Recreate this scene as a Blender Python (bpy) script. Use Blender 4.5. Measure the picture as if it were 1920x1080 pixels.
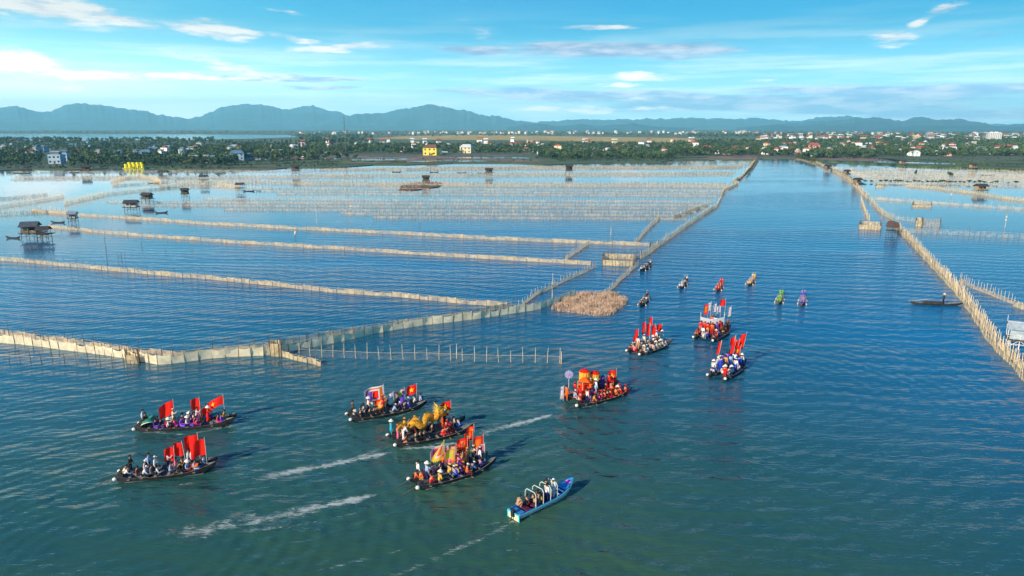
import bpy, bmesh, math, random
import numpy as np
from math import radians as R, sin, cos, pi, atan2, tan, atan, hypot
from mathutils import Vector, Matrix
random.seed(7); rng = np.random.default_rng(7)
for o in list(bpy.data.objects): bpy.data.objects.remove(o)
scene = bpy.context.scene
C = scene.collection

# ------------------------------------------------------------------ camera
H = 32.0; F = 1297.0; PITCH = atan(301/1297)
cam = bpy.data.cameras.new('camera'); camo = bpy.data.objects.new('camera', cam); C.objects.link(camo)
camo.location = (0, 0, H); camo.rotation_euler = (pi/2-PITCH, 0, 0)
cam.lens = 36*F/1920; cam.sensor_width = 36; cam.clip_end = 120000; cam.clip_start = .5
scene.camera = camo

def ray(px, py):
    a = (px-960)/F; b = (540-py)/F
    return Vector((a, cos(PITCH)+sin(PITCH)*b, -sin(PITCH)+cos(PITCH)*b))
def G(px, py, z=0.0):
    d = ray(px, py); t = (z-H)/d.z
    return Vector((d.x*t, d.y*t, z))
def AE(px, py):
    d = ray(px, py)
    return math.degrees(atan2(d.x, d.y)), math.degrees(atan2(d.z, hypot(d.x, d.y)))

# ------------------------------------------------------------------ light
SUN_AZ, SUN_EL = -136.0, 25.0       # azimuth from the view direction (+Y), negative = left
sd = Vector((sin(R(SUN_AZ))*cos(R(SUN_EL)), cos(R(SUN_AZ))*cos(R(SUN_EL)), sin(R(SUN_EL))))
sl = bpy.data.lights.new('sun', 'SUN'); sl.energy = 5.0; sl.angle = R(.5); sl.color = (1, .88, .68)
so = bpy.data.objects.new('sun', sl); C.objects.link(so)
so.rotation_euler = (-sd).to_track_quat('-Z', 'Y').to_euler()
scene.view_settings.view_transform = 'Standard'; scene.view_settings.look = 'None'
scene.view_settings.exposure = .50; scene.view_settings.gamma = 1
scene.cycles.volume_bounces = 1; scene.cycles.max_bounces = 8
scene.cycles.transparent_max_bounces = 24
scene.cycles.use_adaptive_sampling = True; scene.cycles.adaptive_threshold = 0.02
scene.cycles.use_denoising = True

def lin(r, g, b):
    f = lambda c: ((c/255+.055)/1.055)**2.4 if c > 10 else c/255/12.92
    return (f(r), f(g), f(b), 1)

class NT:
    def __init__(s, t): s.t = t; t.nodes.clear()
    def n(s, typ, **k):
        nd = s.t.nodes.new(typ)
        ins = k.pop('ins', {})
        for a, b in k.items(): setattr(nd, a, b)
        for a, b in ins.items(): s.put(nd.inputs[a], b)
        return nd
    def put(s, sock, v):
        if isinstance(v, bpy.types.NodeSocket): s.t.links.new(v, sock)
        else: sock.default_value = v
    def m(s, op, a, b=0.0, c=0.0, clamp=False):
        nd = s.t.nodes.new('ShaderNodeMath'); nd.operation = op; nd.use_clamp = clamp
        s.put(nd.inputs[0], a); s.put(nd.inputs[1], b)
        if len(nd.inputs) > 2: s.put(nd.inputs[2], c)
        return nd.outputs[0]
    def mr(s, v, a, b, c=0.0, d=1.0, smooth=True):
        nd = s.t.nodes.new('ShaderNodeMapRange'); nd.interpolation_type = 'SMOOTHSTEP' if smooth else 'LINEAR'
        for i, x in enumerate((v, a, b, c, d)): s.put(nd.inputs[i], x)
        return nd.outputs[0]
    def mix(s, f, a, b, mode='MIX'):
        nd = s.t.nodes.new('ShaderNodeMix'); nd.data_type = 'RGBA'; nd.blend_type = mode
        s.put(nd.inputs[0], f); s.put(nd.inputs[6], a); s.put(nd.inputs[7], b)
        return nd.outputs[2]
    def noise(s, vec, scale, detail=4, rough=.55, dist=0):
        nd = s.t.nodes.new('ShaderNodeTexNoise')
        if vec is not None: s.put(nd.inputs['Vector'], vec)
        nd.inputs['Scale'].default_value = scale; nd.inputs['Detail'].default_value = detail
        nd.inputs['Roughness'].default_value = rough; nd.inputs['Distortion'].default_value = dist
        return nd
    def ramp(s, fac, stops):
        nd = s.t.nodes.new('ShaderNodeValToRGB'); e = nd.color_ramp.elements
        while len(e) > 1: e.remove(e[0])
        e[0].position = stops[0][0]; e[0].color = stops[0][1]
        for p, c in stops[1:]:
            x = e.new(p); x.color = c
        s.put(nd.inputs[0], fac)
        return nd.outputs[0]
    def mapping(s, vec, loc=(0,0,0), rot=(0,0,0), sc=(1,1,1), typ='POINT'):
        nd = s.t.nodes.new('ShaderNodeMapping'); nd.vector_type = typ
        s.put(nd.inputs['Vector'], vec); nd.inputs['Location'].default_value = loc
        nd.inputs['Rotation'].default_value = rot; nd.inputs['Scale'].default_value = sc
        return nd.outputs[0]

# ------------------------------------------------------------------ sky (world)
w = bpy.data.worlds.new('World'); scene.world = w; w.use_nodes = True
n = NT(w.node_tree)
sky = n.n('ShaderNodeTexSky', sky_type='NISHITA', sun_disc=False, sun_elevation=R(SUN_EL), sun_rotation=R(SUN_AZ), altitude=0, air_density=1.0, dust_density=1.0, ozone_density=3.0)
tc = n.n('ShaderNodeTexCoord').outputs['Generated']
sx = n.n('ShaderNodeSeparateXYZ', ins={0: tc})
X, Y, Z = sx.outputs
az = n.m('DEGREES', n.m('ARCTAN2', X, Y)); el = n.m('DEGREES', n.m('ARCSINE', Z))
eln = n.m('MULTIPLY', el, 1/90, clamp=True)
warm = n.mr(az, 5.0, -45.0, 0, 1)
right = n.ramp(eln, [(0, lin(168,212,222)), (.02, lin(165,216,230)), (.045, lin(126,200,226)), (.066, lin(88,190,226)), (.09, lin(14,174,228)), (.12, lin(0,150,218)), (.2, lin(0,128,205)), (.45, lin(0,84,170)), (1, lin(10,66,140))])
left = n.ramp(eln, [(0, lin(238,232,208)), (.02, lin(228,238,226)), (.05, lin(176,228,238)), (.085, lin(110,212,240)), (.12, lin(50,190,236)), (.22, lin(0,140,215)), (.45, lin(0,88,176)), (1, lin(10,66,140))])
base = n.mix(warm, right, left)
bst = n.m('ADD', 1.0, n.m('MULTIPLY', n.mr(el, 8.0, 0.0, 0, 2.1), n.m('ADD', .8, n.m('MULTIPLY', warm, .45))))
base = n.mix(.06, base, n.mix(1.0, sky.outputs[0], (.1,.1,.1,1), 'MULTIPLY'))
ae = n.n('ShaderNodeCombineXYZ', ins={0: az, 1: el}).outputs[0]
wn = n.noise(n.mapping(ae, sc=(.11, .55, 1)), 1.0, 6, .6)
warp = n.n('ShaderNodeVectorMath', operation='MULTIPLY_ADD')
n.put(warp.inputs[0], wn.outputs['Color']); warp.inputs[1].default_value = (3.0, 1.0, 0); n.put(warp.inputs[2], ae)
wae = warp.outputs[0]
fb = n.noise(n.mapping(ae, loc=(3,1,0), sc=(.28, 1.5, 1)), 1.0, 8, .62).outputs[0]
fine = n.noise(n.mapping(ae, loc=(9,4,0), sc=(.10, 1.1, 1)), 1.0, 7, .6).outputs[0]
def cloud(px, py, wx, wy, rot=0, k=1.0):
    a, e = AE(px, py); s = 57.3/F
    mp = n.mapping(wae, loc=(a+1.5, e+.5, 0), rot=(0,0,R(rot)), sc=(wx*s, wy*s, 1), typ='TEXTURE')
    ln = n.n('ShaderNodeVectorMath', operation='LENGTH', ins={0: mp}).outputs['Value']
    return n.mr(ln, 1.0, .1, 0, k)
def clouds(lst):
    out = None
    for c in lst:
        v = cloud(*c); out = v if out is None else n.m('MAXIMUM', out, v)
    return out
white = clouds([(60,8,200,34,-8), (200,30,120,20,-12,.9), (400,58,125,20,-5,.95), (370,38,60,8,0,.8), (560,72,80,9,-6,.75), (640,88,135,12,4,.95), (1130,52,105,9,0,.8), (1670,70,55,20,-4,.9), (1778,18,50,13,14,.9), (1722,44,45,11,18,.65), (1205,142,90,14,0,.9), (1155,158,60,9,0,.8), (45,125,130,40,-14,.95), (220,140,140,12,0,.9), (330,143,190,16,0,.75), (420,120,190,20,-14,.5), (900,60,90,22,-30,.3), (1430,149,45,7,0,.8),(1180,190,40,16,0,.6),(1100,205,330,10,0,.75), (520,20,60,7,-8,.5), (860,232,800,22,0,.4)])
grey = clouds([(1150,92,330,17,0,.95), (900,92,140,12,0,.75), (1300,100,160,14,0,.7), (500,146,230,10,0,.75), (620,147,120,6,0,.9), (600,165,120,8,0,.6), (1150,182,560,18,-1,.9), (1500,196,520,20,0,.95), (1750,172,330,18,0,.75), (1850,215,260,18,0,.85), (1560,168,300,10,0,.7), (900,170,260,12,0,.6),(1850,70,70,10,6,.3),(1650,205,300,9,0,.8)])
wm = n.mr(n.m('ADD', white, n.m('MULTIPLY', n.m('SUBTRACT', fb, .5), 3.2)), .12, 1.05, 0, 1)
wm = n.m('MULTIPLY', wm, n.mr(white, 0.0, .55, 0, 1))
gm = n.mr(n.m('ADD', grey, n.m('MULTIPLY', n.m('SUBTRACT', fine, .5), 2.0)), .08, .62, 0, .9)
gm = n.m('MULTIPLY', gm, n.mr(grey, 0.0, .45, 0, 1))
cir = n.noise(n.mapping(ae, loc=(2,7,0), rot=(0,0,R(-4)), sc=(.06, .85, 1)), 1.0, 7, .6).outputs[0]
cirm = n.m('MULTIPLY', n.mr(cir, .42, .66, 0, .62), n.mr(el, 9.5, 3.5, .05, 1))
base = n.mix(cirm, base, lin(222,238,240))
gcol = n.mix(n.mr(fb, .4, .65), lin(132,160,196), lin(206,206,220))
base = n.mix(gm, base, gcol)
wcol = n.mix(n.mr(fb, .38, .6), lin(214,214,222), lin(250,246,238))
base = n.mix(wm, base, wcol)
bg = n.n('ShaderNodeBackground', ins={0: base, 1: n.m('MULTIPLY', bst, .82)})
n.t.links.new(bg.outputs[0], n.n('ShaderNodeOutputWorld').inputs[0])

# ------------------------------------------------------------------ mesh and material helpers
class MB:
    def __init__(s): s.v = []; s.f = []; s.m = []
    def add(s, vs, fs, mi=0):
        b = len(s.v); s.v += [tuple(p) for p in vs]
        s.f += [tuple(i+b for i in f) for f in fs]; s.m += [mi]*len(fs); return s
    def box(s, c, d, rz=0, mi=0):
        x, y, z = d[0]/2, d[1]/2, d[2]/2; ca, sa = cos(rz), sin(rz); vs = []
        for k in (-z, z):
            for i, j in ((-x,-y), (x,-y), (x,y), (-x,y)):
                vs.append((c[0]+i*ca-j*sa, c[1]+i*sa+j*ca, c[2]+k))
        return s.add(vs, [(3,2,1,0), (4,5,6,7), (0,1,5,4), (1,2,6,5), (2,3,7,6), (3,0,4,7)], mi)
    def beam(s, p0, p1, r0, r1=None, k=5, mi=0):
        r1 = r0 if r1 is None else r1
        p0 = Vector(p0); p1 = Vector(p1); d = (p1-p0).normalized()
        a = d.cross(Vector((0,0,1)) if abs(d.z) < .9 else Vector((1,0,0))).normalized(); b = d.cross(a)
        vs = []
        for p, r in ((p0, r0), (p1, r1)):
            for i in range(k):
                t = 2*pi*i/k; vs.append(p+a*(r*cos(t))+b*(r*sin(t)))
        fs = [(i, (i+1) % k, k+(i+1) % k, k+i) for i in range(k)]
        return s.add(vs, fs+[tuple(range(k))[::-1], tuple(range(k, 2*k))], mi)
    def tube(s, pts, rs, k=6, mi=0):
        for i in range(len(pts)-1): s.beam(pts[i], pts[i+1], rs[i], rs[i+1], k, mi)
        return s
    def lathe(s, c, prof, k=12, mi=0, sy=1.0):
        vs = []; m_ = len(prof)
        for r, z in prof:
            for i in range(k):
                t = 2*pi*i/k; vs.append((c[0]+r*cos(t), c[1]+r*sin(t)*sy, c[2]+z))
        fs = [(j*k+i, j*k+(i+1) % k, (j+1)*k+(i+1) % k, (j+1)*k+i) for j in range(m_-1) for i in range(k)]
        return s.add(vs, fs, mi)
    def ball(s, c, r, k=8, mi=0):
        if not hasattr(r, '__len__'): r = (r, r, r)
        pr = [(max(.001, sin(pi*j/6)), -cos(pi*j/6)) for j in range(7)]
        b = len(s.v); s.lathe((0,0,0), pr, k, mi)
        for i in range(b, len(s.v)):
            p = s.v[i]; s.v[i] = (c[0]+p[0]*r[0], c[1]+p[1]*r[1], c[2]+p[2]*r[2])
        return s
    def grid(s, fn, nu, nv, mi=0, mfn=None):
        b = len(s.v)
        for j in range(nv+1):
            for i in range(nu+1): s.v.append(tuple(fn(i/nu, j/nv)))
        for j in range(nv):
            for i in range(nu):
                a = b+j*(nu+1)+i; s.f.append((a, a+1, a+nu+2, a+nu+1))
                s.m.append(mfn((i+.5)/nu, (j+.5)/nv) if mfn else mi)
        return s
    def mesh(s, name, mats, smooth=False):
        me = bpy.data.meshes.new(name); me.from_pydata(s.v, [], s.f)
        for m_ in (mats if isinstance(mats, (list, tuple)) else [mats]): me.materials.append(m_)
        me.polygons.foreach_set('material_index', s.m)
        if smooth: me.polygons.foreach_set('use_smooth', [True]*len(s.f))
        me.update(); return me
    def build(s, name, mats, parent=None, smooth=False, **k):
        return obj(name, s.mesh(name, mats, smooth), parent, **k)
def obj(name, me, parent=None, loc=None, rz=None, sc=None, **tags):
    o = bpy.data.objects.new(name, me); C.objects.link(o)
    if parent is not None: o.parent = parent
    if loc is not None: o.location = loc
    if rz is not None: o.rotation_euler = (0, 0, rz)
    if sc is not None: o.scale = (sc, sc, sc) if not hasattr(sc, '__len__') else sc
    for a, b in tags.items():
        if b: o[a] = b
    return o
def recolor(o, mats):
    for i, m_ in enumerate(mats):
        if m_ is None: continue
        o.material_slots[i].link = 'OBJECT'; o.material_slots[i].material = m_
def npmesh(name, V, Fa, mats, mi=None, smooth=False):
    me = bpy.data.meshes.new(name); k = Fa.shape[1]
    me.vertices.add(len(V)); me.vertices.foreach_set('co', V.astype(np.float32).ravel())
    me.loops.add(Fa.size); me.loops.foreach_set('vertex_index', Fa.astype(np.int32).ravel())
    me.polygons.add(len(Fa)); me.polygons.foreach_set('loop_start', np.arange(0, Fa.size, k, dtype=np.int32))
    me.polygons.foreach_set('loop_total', np.full(len(Fa), k, np.int32))
    for m_ in mats: me.materials.append(m_)
    if mi is not None: me.polygons.foreach_set('material_index', mi.astype(np.int32))
    me.polygons.foreach_set('use_smooth', np.full(len(Fa), smooth))
    me.update(); me.validate(); return me

MATS = {}
def mat(name, col, rough=.75, var=.18, scale=4.0, bump=0.0, trans=0.0, metal=0.0, alpha=1.0, spec=.3):
    if name in MATS: return MATS[name]
    m_ = bpy.data.materials.new(name); m_.use_nodes = True; n = NT(m_.node_tree)
    c = (*col[:3], 1)
    oc = n.n('ShaderNodeTexCoord').outputs['Object']
    nz = n.noise(oc, scale, 5, .6).outputs[0]
    dk = tuple(x*(1-var*1.6) for x in c[:3])+(1,); lt = tuple(min(1, x*(1+var)) for x in c[:3])+(1,)
    cc = n.mix(n.mr(nz, .3, .7), dk, lt)
    p = n.n('ShaderNodeBsdfPrincipled', ins={'Base Color': cc, 'Roughness': rough, 'Metallic': metal})
    p.inputs['Specular IOR Level'].default_value = spec
    if bump:
        b = n.n('ShaderNodeBump', ins={'Strength': bump, 'Distance': .03, 'Height': n.noise(oc, scale*3, 4).outputs[0]})
        n.put(p.inputs['Normal'], b.outputs[0])
    out = p.outputs[0]
    if trans:
        t = n.n('ShaderNodeBsdfTranslucent', ins={0: cc})
        mx = n.n('ShaderNodeMixShader', ins={0: trans, 1: out, 2: t.outputs[0]}); out = mx.outputs[0]
    if alpha < 1:
        t = n.n('ShaderNodeBsdfTransparent')
        mx = n.n('ShaderNodeMixShader', ins={0: n.mr(n.noise(oc, .45, 3, .6).outputs[0], .36, .62, alpha*(.62 if alpha < .95 else .93), min(1, alpha*1.15)), 1: t.outputs[0], 2: out}); out = mx.outputs[0]
    n.t.links.new(out, n.n('ShaderNodeOutputMaterial').inputs[0])
    MATS[name] = m_; return m_
def M(r, g, b, rough=.8, trans=0.0, **k):      # cloth / paint by its sRGB-ish paint colour
    return mat('paint_%d_%d_%d_%d' % (r, g, b, int(trans*10)), lin(r, g, b), rough, trans=trans, **k)
ORD = ['first','second','third','fourth','fifth','sixth','seventh','eighth','ninth','tenth','eleventh','twelfth','thirteenth','fourteenth','fifteenth','sixteenth','seventeenth','eighteenth','nineteenth','twentieth'] + ['%dth' % i if i % 10 not in (1,2,3) or i in (11,12,13) else '%d%s' % (i, {1:'st',2:'nd',3:'rd'}[i%10]) for i in range(21, 400)]
# ------------------------------------------------------------------ water
def inpoly(P, x, y):
    c = np.zeros(x.shape, bool); j = len(P)-1
    for i in range(len(P)):
        xi, yi = P[i]; xj, yj = P[j]
        c ^= ((yi > y) != (yj > y)) & (x < (xj-xi)*(y-yi)/(yj-yi+1e-9)+xi); j = i
    return c
chan = [G(*p).xy for p in [(-900,640),(0,648),(300,683),(520,658),(960,590),(1030,578),(1140,552),(1195,497),(1238,462),(1345,387),(1355,360),(1385,342),(1425,299),(1500,299),(1560,322),(1612,360),(1660,408),(1684,430),(1767,513),(1867,643),(1990,800),(2600,1080)]]
chan += [Vector((400,-50)), Vector((-400,-50))]
def axis(lo, hi, step, far):
    a = list(np.arange(lo, hi+1e-6, step)); s = step; x = hi
    while x < far: s *= 1.25; x += s; a.append(x)
    s = step; x = lo; pre = []
    while x > -far: s *= 1.25; x -= s; pre.append(x)
    return np.clip(np.array(pre[::-1]+a), -18200, 18200)
def water_material(name, sheet=False):
    m_ = bpy.data.materials.new(name); m_.use_nodes = True; n = NT(m_.node_tree)
    P = n.n('ShaderNodeNewGeometry').outputs['Position']
    if sheet:
        rough = .12; green_mix = 0.3
    else:
        rough = n.n('ShaderNodeAttribute', attribute_name='chop').outputs['Fac']
        green_mix = n.n('ShaderNodeAttribute', attribute_name='green_mix').outputs['Fac']
    big = n.noise(n.mapping(P, rot=(0,0,R(8)), sc=(.006, .022, 1)), 1.0, 5, .6, .4).outputs[0]
    gust = n.mr(big, .36, .6, .38, 1.15)
    # small wind ripples, two crossing sets, and a longer swell that bends
    r1 = n.noise(n.mapping(P, rot=(0,0,R(-14)), sc=(.55, 1.7, 1)), 1.0, 3, .55, .3).outputs[0]
    r2 = n.noise(n.mapping(P, rot=(0,0,R(24)), sc=(.32, 1.1, 1)), 1.0, 4, .55, .5).outputs[0]
    r3 = n.noise(n.mapping(P, rot=(0,0,R(-5)), sc=(.10, .36, 1)), 1.0, 3, .5, .8).outputs[0]
    wt = n.n('ShaderNodeTexWave', wave_type='BANDS', bands_direction='Y', wave_profile='SIN', ins={'Vector': n.mapping(P, rot=(0,0,R(9)), sc=(.085,.085,1)), 'Scale': .9, 'Distortion': 8.0, 'Detail': 3.0, 'Detail Scale': .8, 'Detail Roughness': .55}).outputs['Fac']
    wt2 = n.n('ShaderNodeTexWave', wave_type='BANDS', bands_direction='Y', wave_profile='SIN', ins={'Vector': n.mapping(P, rot=(0,0,R(-33)), sc=(.2,.2,1)), 'Scale': .9, 'Distortion': 4.0, 'Detail': 3.0, 'Detail Scale': 1.0}).outputs['Fac']
    h = n.m('MULTIPLY', r1, .18)
    h = n.m('MULTIPLY_ADD', r2, .26, h)
    h = n.m('MULTIPLY_ADD', r3, .30, h)
    h = n.m('MULTIPLY_ADD', wt, .19, h)
    h = n.m('MULTIPLY_ADD', wt2, .07, h)
    for cx, cy, sc_, a_, r0, r1_ in ((22, 78, .17, .085, 14, 75), (-30, 48, .22, .05, 8, 60), (14, 50, .26, .04, 6, 40)):
        q = n.mapping(P, loc=(-cx*1.0, -cy*1.0, 0))
        rg = n.n('ShaderNodeTexWave', wave_type='RINGS', rings_direction='SPHERICAL', wave_profile='SIN', ins={'Vector': q, 'Scale': sc_, 'Distortion': 3.0, 'Detail': 2.0, 'Detail Scale': .5, 'Detail Roughness': .5}).outputs['Fac']
        ln = n.n('ShaderNodeVectorMath', operation='LENGTH', ins={0: q}).outputs['Value']
        msk = n.m('MULTIPLY', n.mr(ln, r0*.5, r0), n.mr(ln, r1_, r0*1.5))
        h = n.m('MULTIPLY_ADD', n.m('MULTIPLY', rg, msk), a_, h)
    r4 = n.noise(n.mapping(P, rot=(0,0,R(12)), sc=(1.3, 3.6, 1)), 1.0, 2, .5, .6).outputs[0]
    h = n.m('MULTIPLY_ADD', r4, .05, h)
    h = n.m('MULTIPLY', h, n.m('MULTIPLY', rough, gust))
    b = n.n('ShaderNodeBump', ins={'Strength': 1.0, 'Distance': .62, 'Height': h})
    sn = n.noise(n.mapping(P, sc=(.02,.03,1)), 1.0, 4, .6).outputs[0]
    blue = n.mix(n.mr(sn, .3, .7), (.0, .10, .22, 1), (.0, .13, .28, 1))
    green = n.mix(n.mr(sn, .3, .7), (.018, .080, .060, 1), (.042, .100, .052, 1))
    col = n.mix(green_mix, blue, green)
    if not sheet: col = n.mix(n.n('ShaderNodeAttribute', attribute_name='sky_sheen').outputs['Fac'], col, (.15, .24, .28, 1))  # pale sky reflection painted into the base colour of the ponds
    if sheet: col = (.10, .12, .12, 1)
    p = n.n('ShaderNodeBsdfPrincipled', ins={'Base Color': col, 'Roughness': .05, 'IOR': 1.34, 'Normal': b.outputs[0]})
    n.t.links.new(p.outputs[0], n.n('ShaderNodeOutputMaterial').inputs[0])
    return m_
xs = axis(-230, 260, 2.0, 18000); ys = axis(-20, 420, 2.0, 18000)
xx, yy = np.meshgrid(xs, ys)
V = np.stack([xx.ravel(), yy.ravel(), np.zeros(xx.size)], 1)
nx, ny = len(xs), len(ys)
i0 = (np.arange(ny-1)[:, None]*nx+np.arange(nx-1)[None]).ravel()
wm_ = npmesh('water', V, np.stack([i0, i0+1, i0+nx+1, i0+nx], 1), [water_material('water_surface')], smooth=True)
dist = np.hypot(V[:, 0], V[:, 1]); ins_ = inpoly(chan, V[:, 0], V[:, 1])
pond = np.interp(dist, [90, 140, 200, 260, 400, 700], [.75, .65, .33, .12, .05, .03])
pond *= np.where(V[:, 0] < -60, np.interp(dist, [120, 240], [1, .6]), 1)
chop = np.where(ins_, np.interp(dist, [45, 90, 160, 300, 600, 900], [1.05, .85, .58, .32, .15, .09]), pond)
chop *= np.interp(V[:, 0], [0, 90], [1, .72])
green_mix = np.interp(dist+np.where(V[:, 0] > 0, .45, .1)*V[:, 0], [48, 75, 110, 150], [1.0, .82, .35, .0])  # base colour greener near the camera, bluer farther out
sheen = np.where(ins_, 0, np.interp(dist, [130, 190, 300, 500], [0, .2, .75, 1.0]))  # far ponds paler with distance: sky reflection put into the colour
for nm, arr in (('chop', chop), ('green_mix', green_mix), ('sky_sheen', sheen)):
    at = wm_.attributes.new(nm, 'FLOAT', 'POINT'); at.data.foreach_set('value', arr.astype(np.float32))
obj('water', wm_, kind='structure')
pond_mat = water_material('pond_surface', True)

# foam: ribbons of churned bubbles lying on the surface
fm = bpy.data.materials.new('foam'); fm.use_nodes = True; n = NT(fm.node_tree)
uv = n.n('ShaderNodeAttribute', attribute_name='acr').outputs['Fac']
al = n.n('ShaderNodeAttribute', attribute_name='den').outputs['Fac']
P = n.n('ShaderNodeNewGeometry').outputs['Position']
a = n.noise(n.mapping(P, rot=(0,0,R(-25)), sc=(.8, 3.2, 1)), 1.0, 8, .72, 1.6).outputs[0]
a2 = n.noise(P, .35, 3, .5, .6).outputs[0]
th = n.m('MULTIPLY_ADD', n.m('SUBTRACT', 1.0, n.m('POWER', n.m('ABSOLUTE', uv), 1.4)), .34, n.m('MULTIPLY_ADD', al, .30, -.50))
th = n.m('ADD', th, n.m('MULTIPLY', n.m('SUBTRACT', a2, .5), .35))
fa = n.mr(n.m('ADD', n.m('SUBTRACT', a, .42), th), .0, .30, 0, .78)
fa = n.m('MULTIPLY', fa, n.mr(n.m('ABSOLUTE', uv), 1.0, .6))
fa = n.m('MULTIPLY', fa, n.mr(al, 0, .25))
df = n.n('ShaderNodeBsdfDiffuse', ins={0: (.62, .68, .62, 1)})
mx = n.n('ShaderNodeMixShader', ins={0: fa, 1: n.n('ShaderNodeBsdfTransparent').outputs[0], 2: df.outputs[0]})
n.t.links.new(mx.outputs[0], n.n('ShaderNodeOutputMaterial').inputs[0])
fv, ff, facr, fden = [], [], [], []
def foam(pts, w0, w1, d0, d1):
    P_ = [G(*p) for p in pts]; N = 40; res = []
    L = [0]
    for i in range(len(P_)-1): L.append(L[-1]+(P_[i+1]-P_[i]).length)
    for k in range(N+1):
        t = L[-1]*k/N; i = max(j for j in range(len(L)-1) if L[j] <= t+1e-6)
        res.append(P_[i].lerp(P_[i+1], (t-L[i])/(L[i+1]-L[i])))
    b = len(fv)
    for k in range(N+1):
        d = (res[min(k+1, N)]-res[max(k-1, 0)]).normalized(); nn = Vector((-d.y, d.x, 0))
        t = k/N; w = (w0+(w1-w0)*t)*(1+.25*sin(k*1.7)+.2*sin(k*.6))
        for q in (-1, -.5, 0, .5, 1):
            fv.append(tuple(res[k]+nn*(q*w)+Vector((0, 0, .02+.004*len(fv)/5000)))); facr.append(q); fden.append((d0+(d1-d0)*t)*min(1, 8*t+.05)*min(1, 10*(1-t)+.05))
    for k in range(N):
        for q in range(4):
            a_ = b+k*5+q; ff.append((a_, a_+1, a_+6, a_+5))
foam([(300,1003),(400,990),(500,972),(610,950),(718,924)], 2.2, .55, .55, 1.15)
foam([(300,1022),(430,1000),(560,985),(700,955)], 1.0, .5, .2, .42)
foam([(480,899),(540,886),(620,872),(740,847)], 1.3, .7, .95, .8)
foam([(740,848),(800,838),(900,808)], .6, .5, .45, .5)
foam([(890,817),(940,802),(1000,788),(1042,775)], 1.6, .4, .55, 1.1)
foam([(1035,770),(1110,735),(1200,712),(1330,692)], .5, .5, .25, .35)
foam([(700,1100),(800,1055),(900,1012),(968,975)], 1.2, .5, .3, .7)
foam([(560,1080),(680,1050),(760,1030)], .7, .3, .25, .3)
foam([(900,985),(945,980),(972,978)], .5, .4, .5, .7)
foam([(370,905),(300,914),(240,905)], .5, .4, .4, .3)
foam([(455,796),(350,815),(260,809)], .5, .5, .7, .6)
foam([(895,822),(820,838),(745,842)], .5, .6, .95, .8)
foam([(925,875),(850,905),(775,917)], .5, .6, .7, .8)
foam([(798,763),(740,783),(660,792)], .4, .4, .6, .5)
foam([(1072,921),(1030,950),(978,976)], .35, .3, .8, .6)
foam([(1165,738),(1130,757),(1090,765)], .4, .4, .6, .6)
foam([(720,840),(640,868),(560,884),(470,905)], .8, .8, .6, .35)
foam([(1230,668),(1160,690),(1060,716)], .4, .4, .2, .3)
foam([(1290,700),(1310,672),(1340,650)], .9, .5, .35, .3)
foam([(1100,765),(1200,745),(1330,722)], .5, .5, .15, .2)
fme = bpy.data.meshes.new('wake_foam'); fme.from_pydata(fv, [], ff); fme.materials.append(fm)
for nm, arr in (('acr', facr), ('den', fden)):
    at = fme.attributes.new(nm, 'FLOAT', 'POINT'); at.data.foreach_set('value', arr)
obj('wake_foam', fme, kind='stuff', label='white churned foam streaks trailing on the channel behind the motor boats')

# ------------------------------------------------------------------ land
gm_ = bpy.data.materials.new('land_soil'); gm_.use_nodes = True; n = NT(gm_.node_tree)
P = n.n('ShaderNodeNewGeometry').outputs['Position']
v = n.n('ShaderNodeTexVoronoi', ins={'Vector': n.mapping(P, sc=(.004, .009, 1)), 'Scale': 1.0})
s1 = n.noise(n.mapping(P, sc=(.01, .05, 1)), 1.0, 6, .65).outputs[0]
c1 = n.mix(n.mr(s1, .35, .65), (.045, .075, .03, 1), (.16, .12, .08, 1))
c2 = n.mix(n.n('ShaderNodeSeparateColor', ins={0: v.outputs['Color']}).outputs[0], c1, (.05, .10, .028, 1))
p = n.n('ShaderNodeBsdfPrincipled', ins={'Base Color': c2, 'Roughness': .95})
n.t.links.new(p.outputs[0], n.n('ShaderNodeOutputMaterial').inputs[0])
def sheet(name, px, z, m_, kind='structure', extra=(), thick=0, **k):
    pts = [G(x, y, z) for x, y in px]+[Vector((*e, z)) for e in extra]
    mb = MB(); N = len(pts)
    mb.v = [tuple(p) for p in pts]; mb.f = [tuple(range(N))]; mb.m = [0]
    if thick:
        mb.v += [(p.x, p.y, z-thick) for p in pts]
        mb.f += [(i, N+i, N+(i+1) % N, (i+1) % N) for i in range(N)]; mb.m += [0]*N
    me = mb.mesh(name, m_); bm = bmesh.new(); bm.from_mesh(me); bmesh.ops.triangulate(bm, faces=bm.faces[:1]); bmesh.ops.recalc_face_normals(bm, faces=bm.faces); bm.to_mesh(me); bm.free()
    return obj(name, me, kind=kind, **k)
shore = [(-500,324),(0,319),(60,317),(120,319),(200,315),(300,313),(360,318),(430,320),(500,318),(540,314),(600,314),(640,313),(700,309),(760,309),(850,306),(960,306),(1020,309),(1060,307),(1150,304),(1240,303),(1262,299),(1330,298),(1385,299),(1412,300),(1430,297),(1500,297),(1512,299),(1560,303),(1640,306),(1740,310),(1830,313),(1920,317),(2400,330)]
sheet('ground', shore, .5, gm_, extra=[(18150, 600), (18150, 18150), (-18150, 18150), (-18150, 600)], thick=1.0)
gold = mat('rice_gold', (.50,.34,.09), .9, .25, .02); green = mat('rice_green', (.17,.22,.06), .9, .3, .02); mud = mat('pond_mud', (.24,.155,.11), .9, .3, .05)
sheet('rice_field', [(690,260),(760,255),(900,253),(1100,256),(1290,259),(1420,262),(1420,266),(1290,267),(1100,265),(960,263),(800,262)], 1.0, gold)
sheet('rice_field', [(1290,262),(1420,258.5),(1540,264),(1560,268),(1420,268),(1290,267.5)], 1.06, green)
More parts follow.
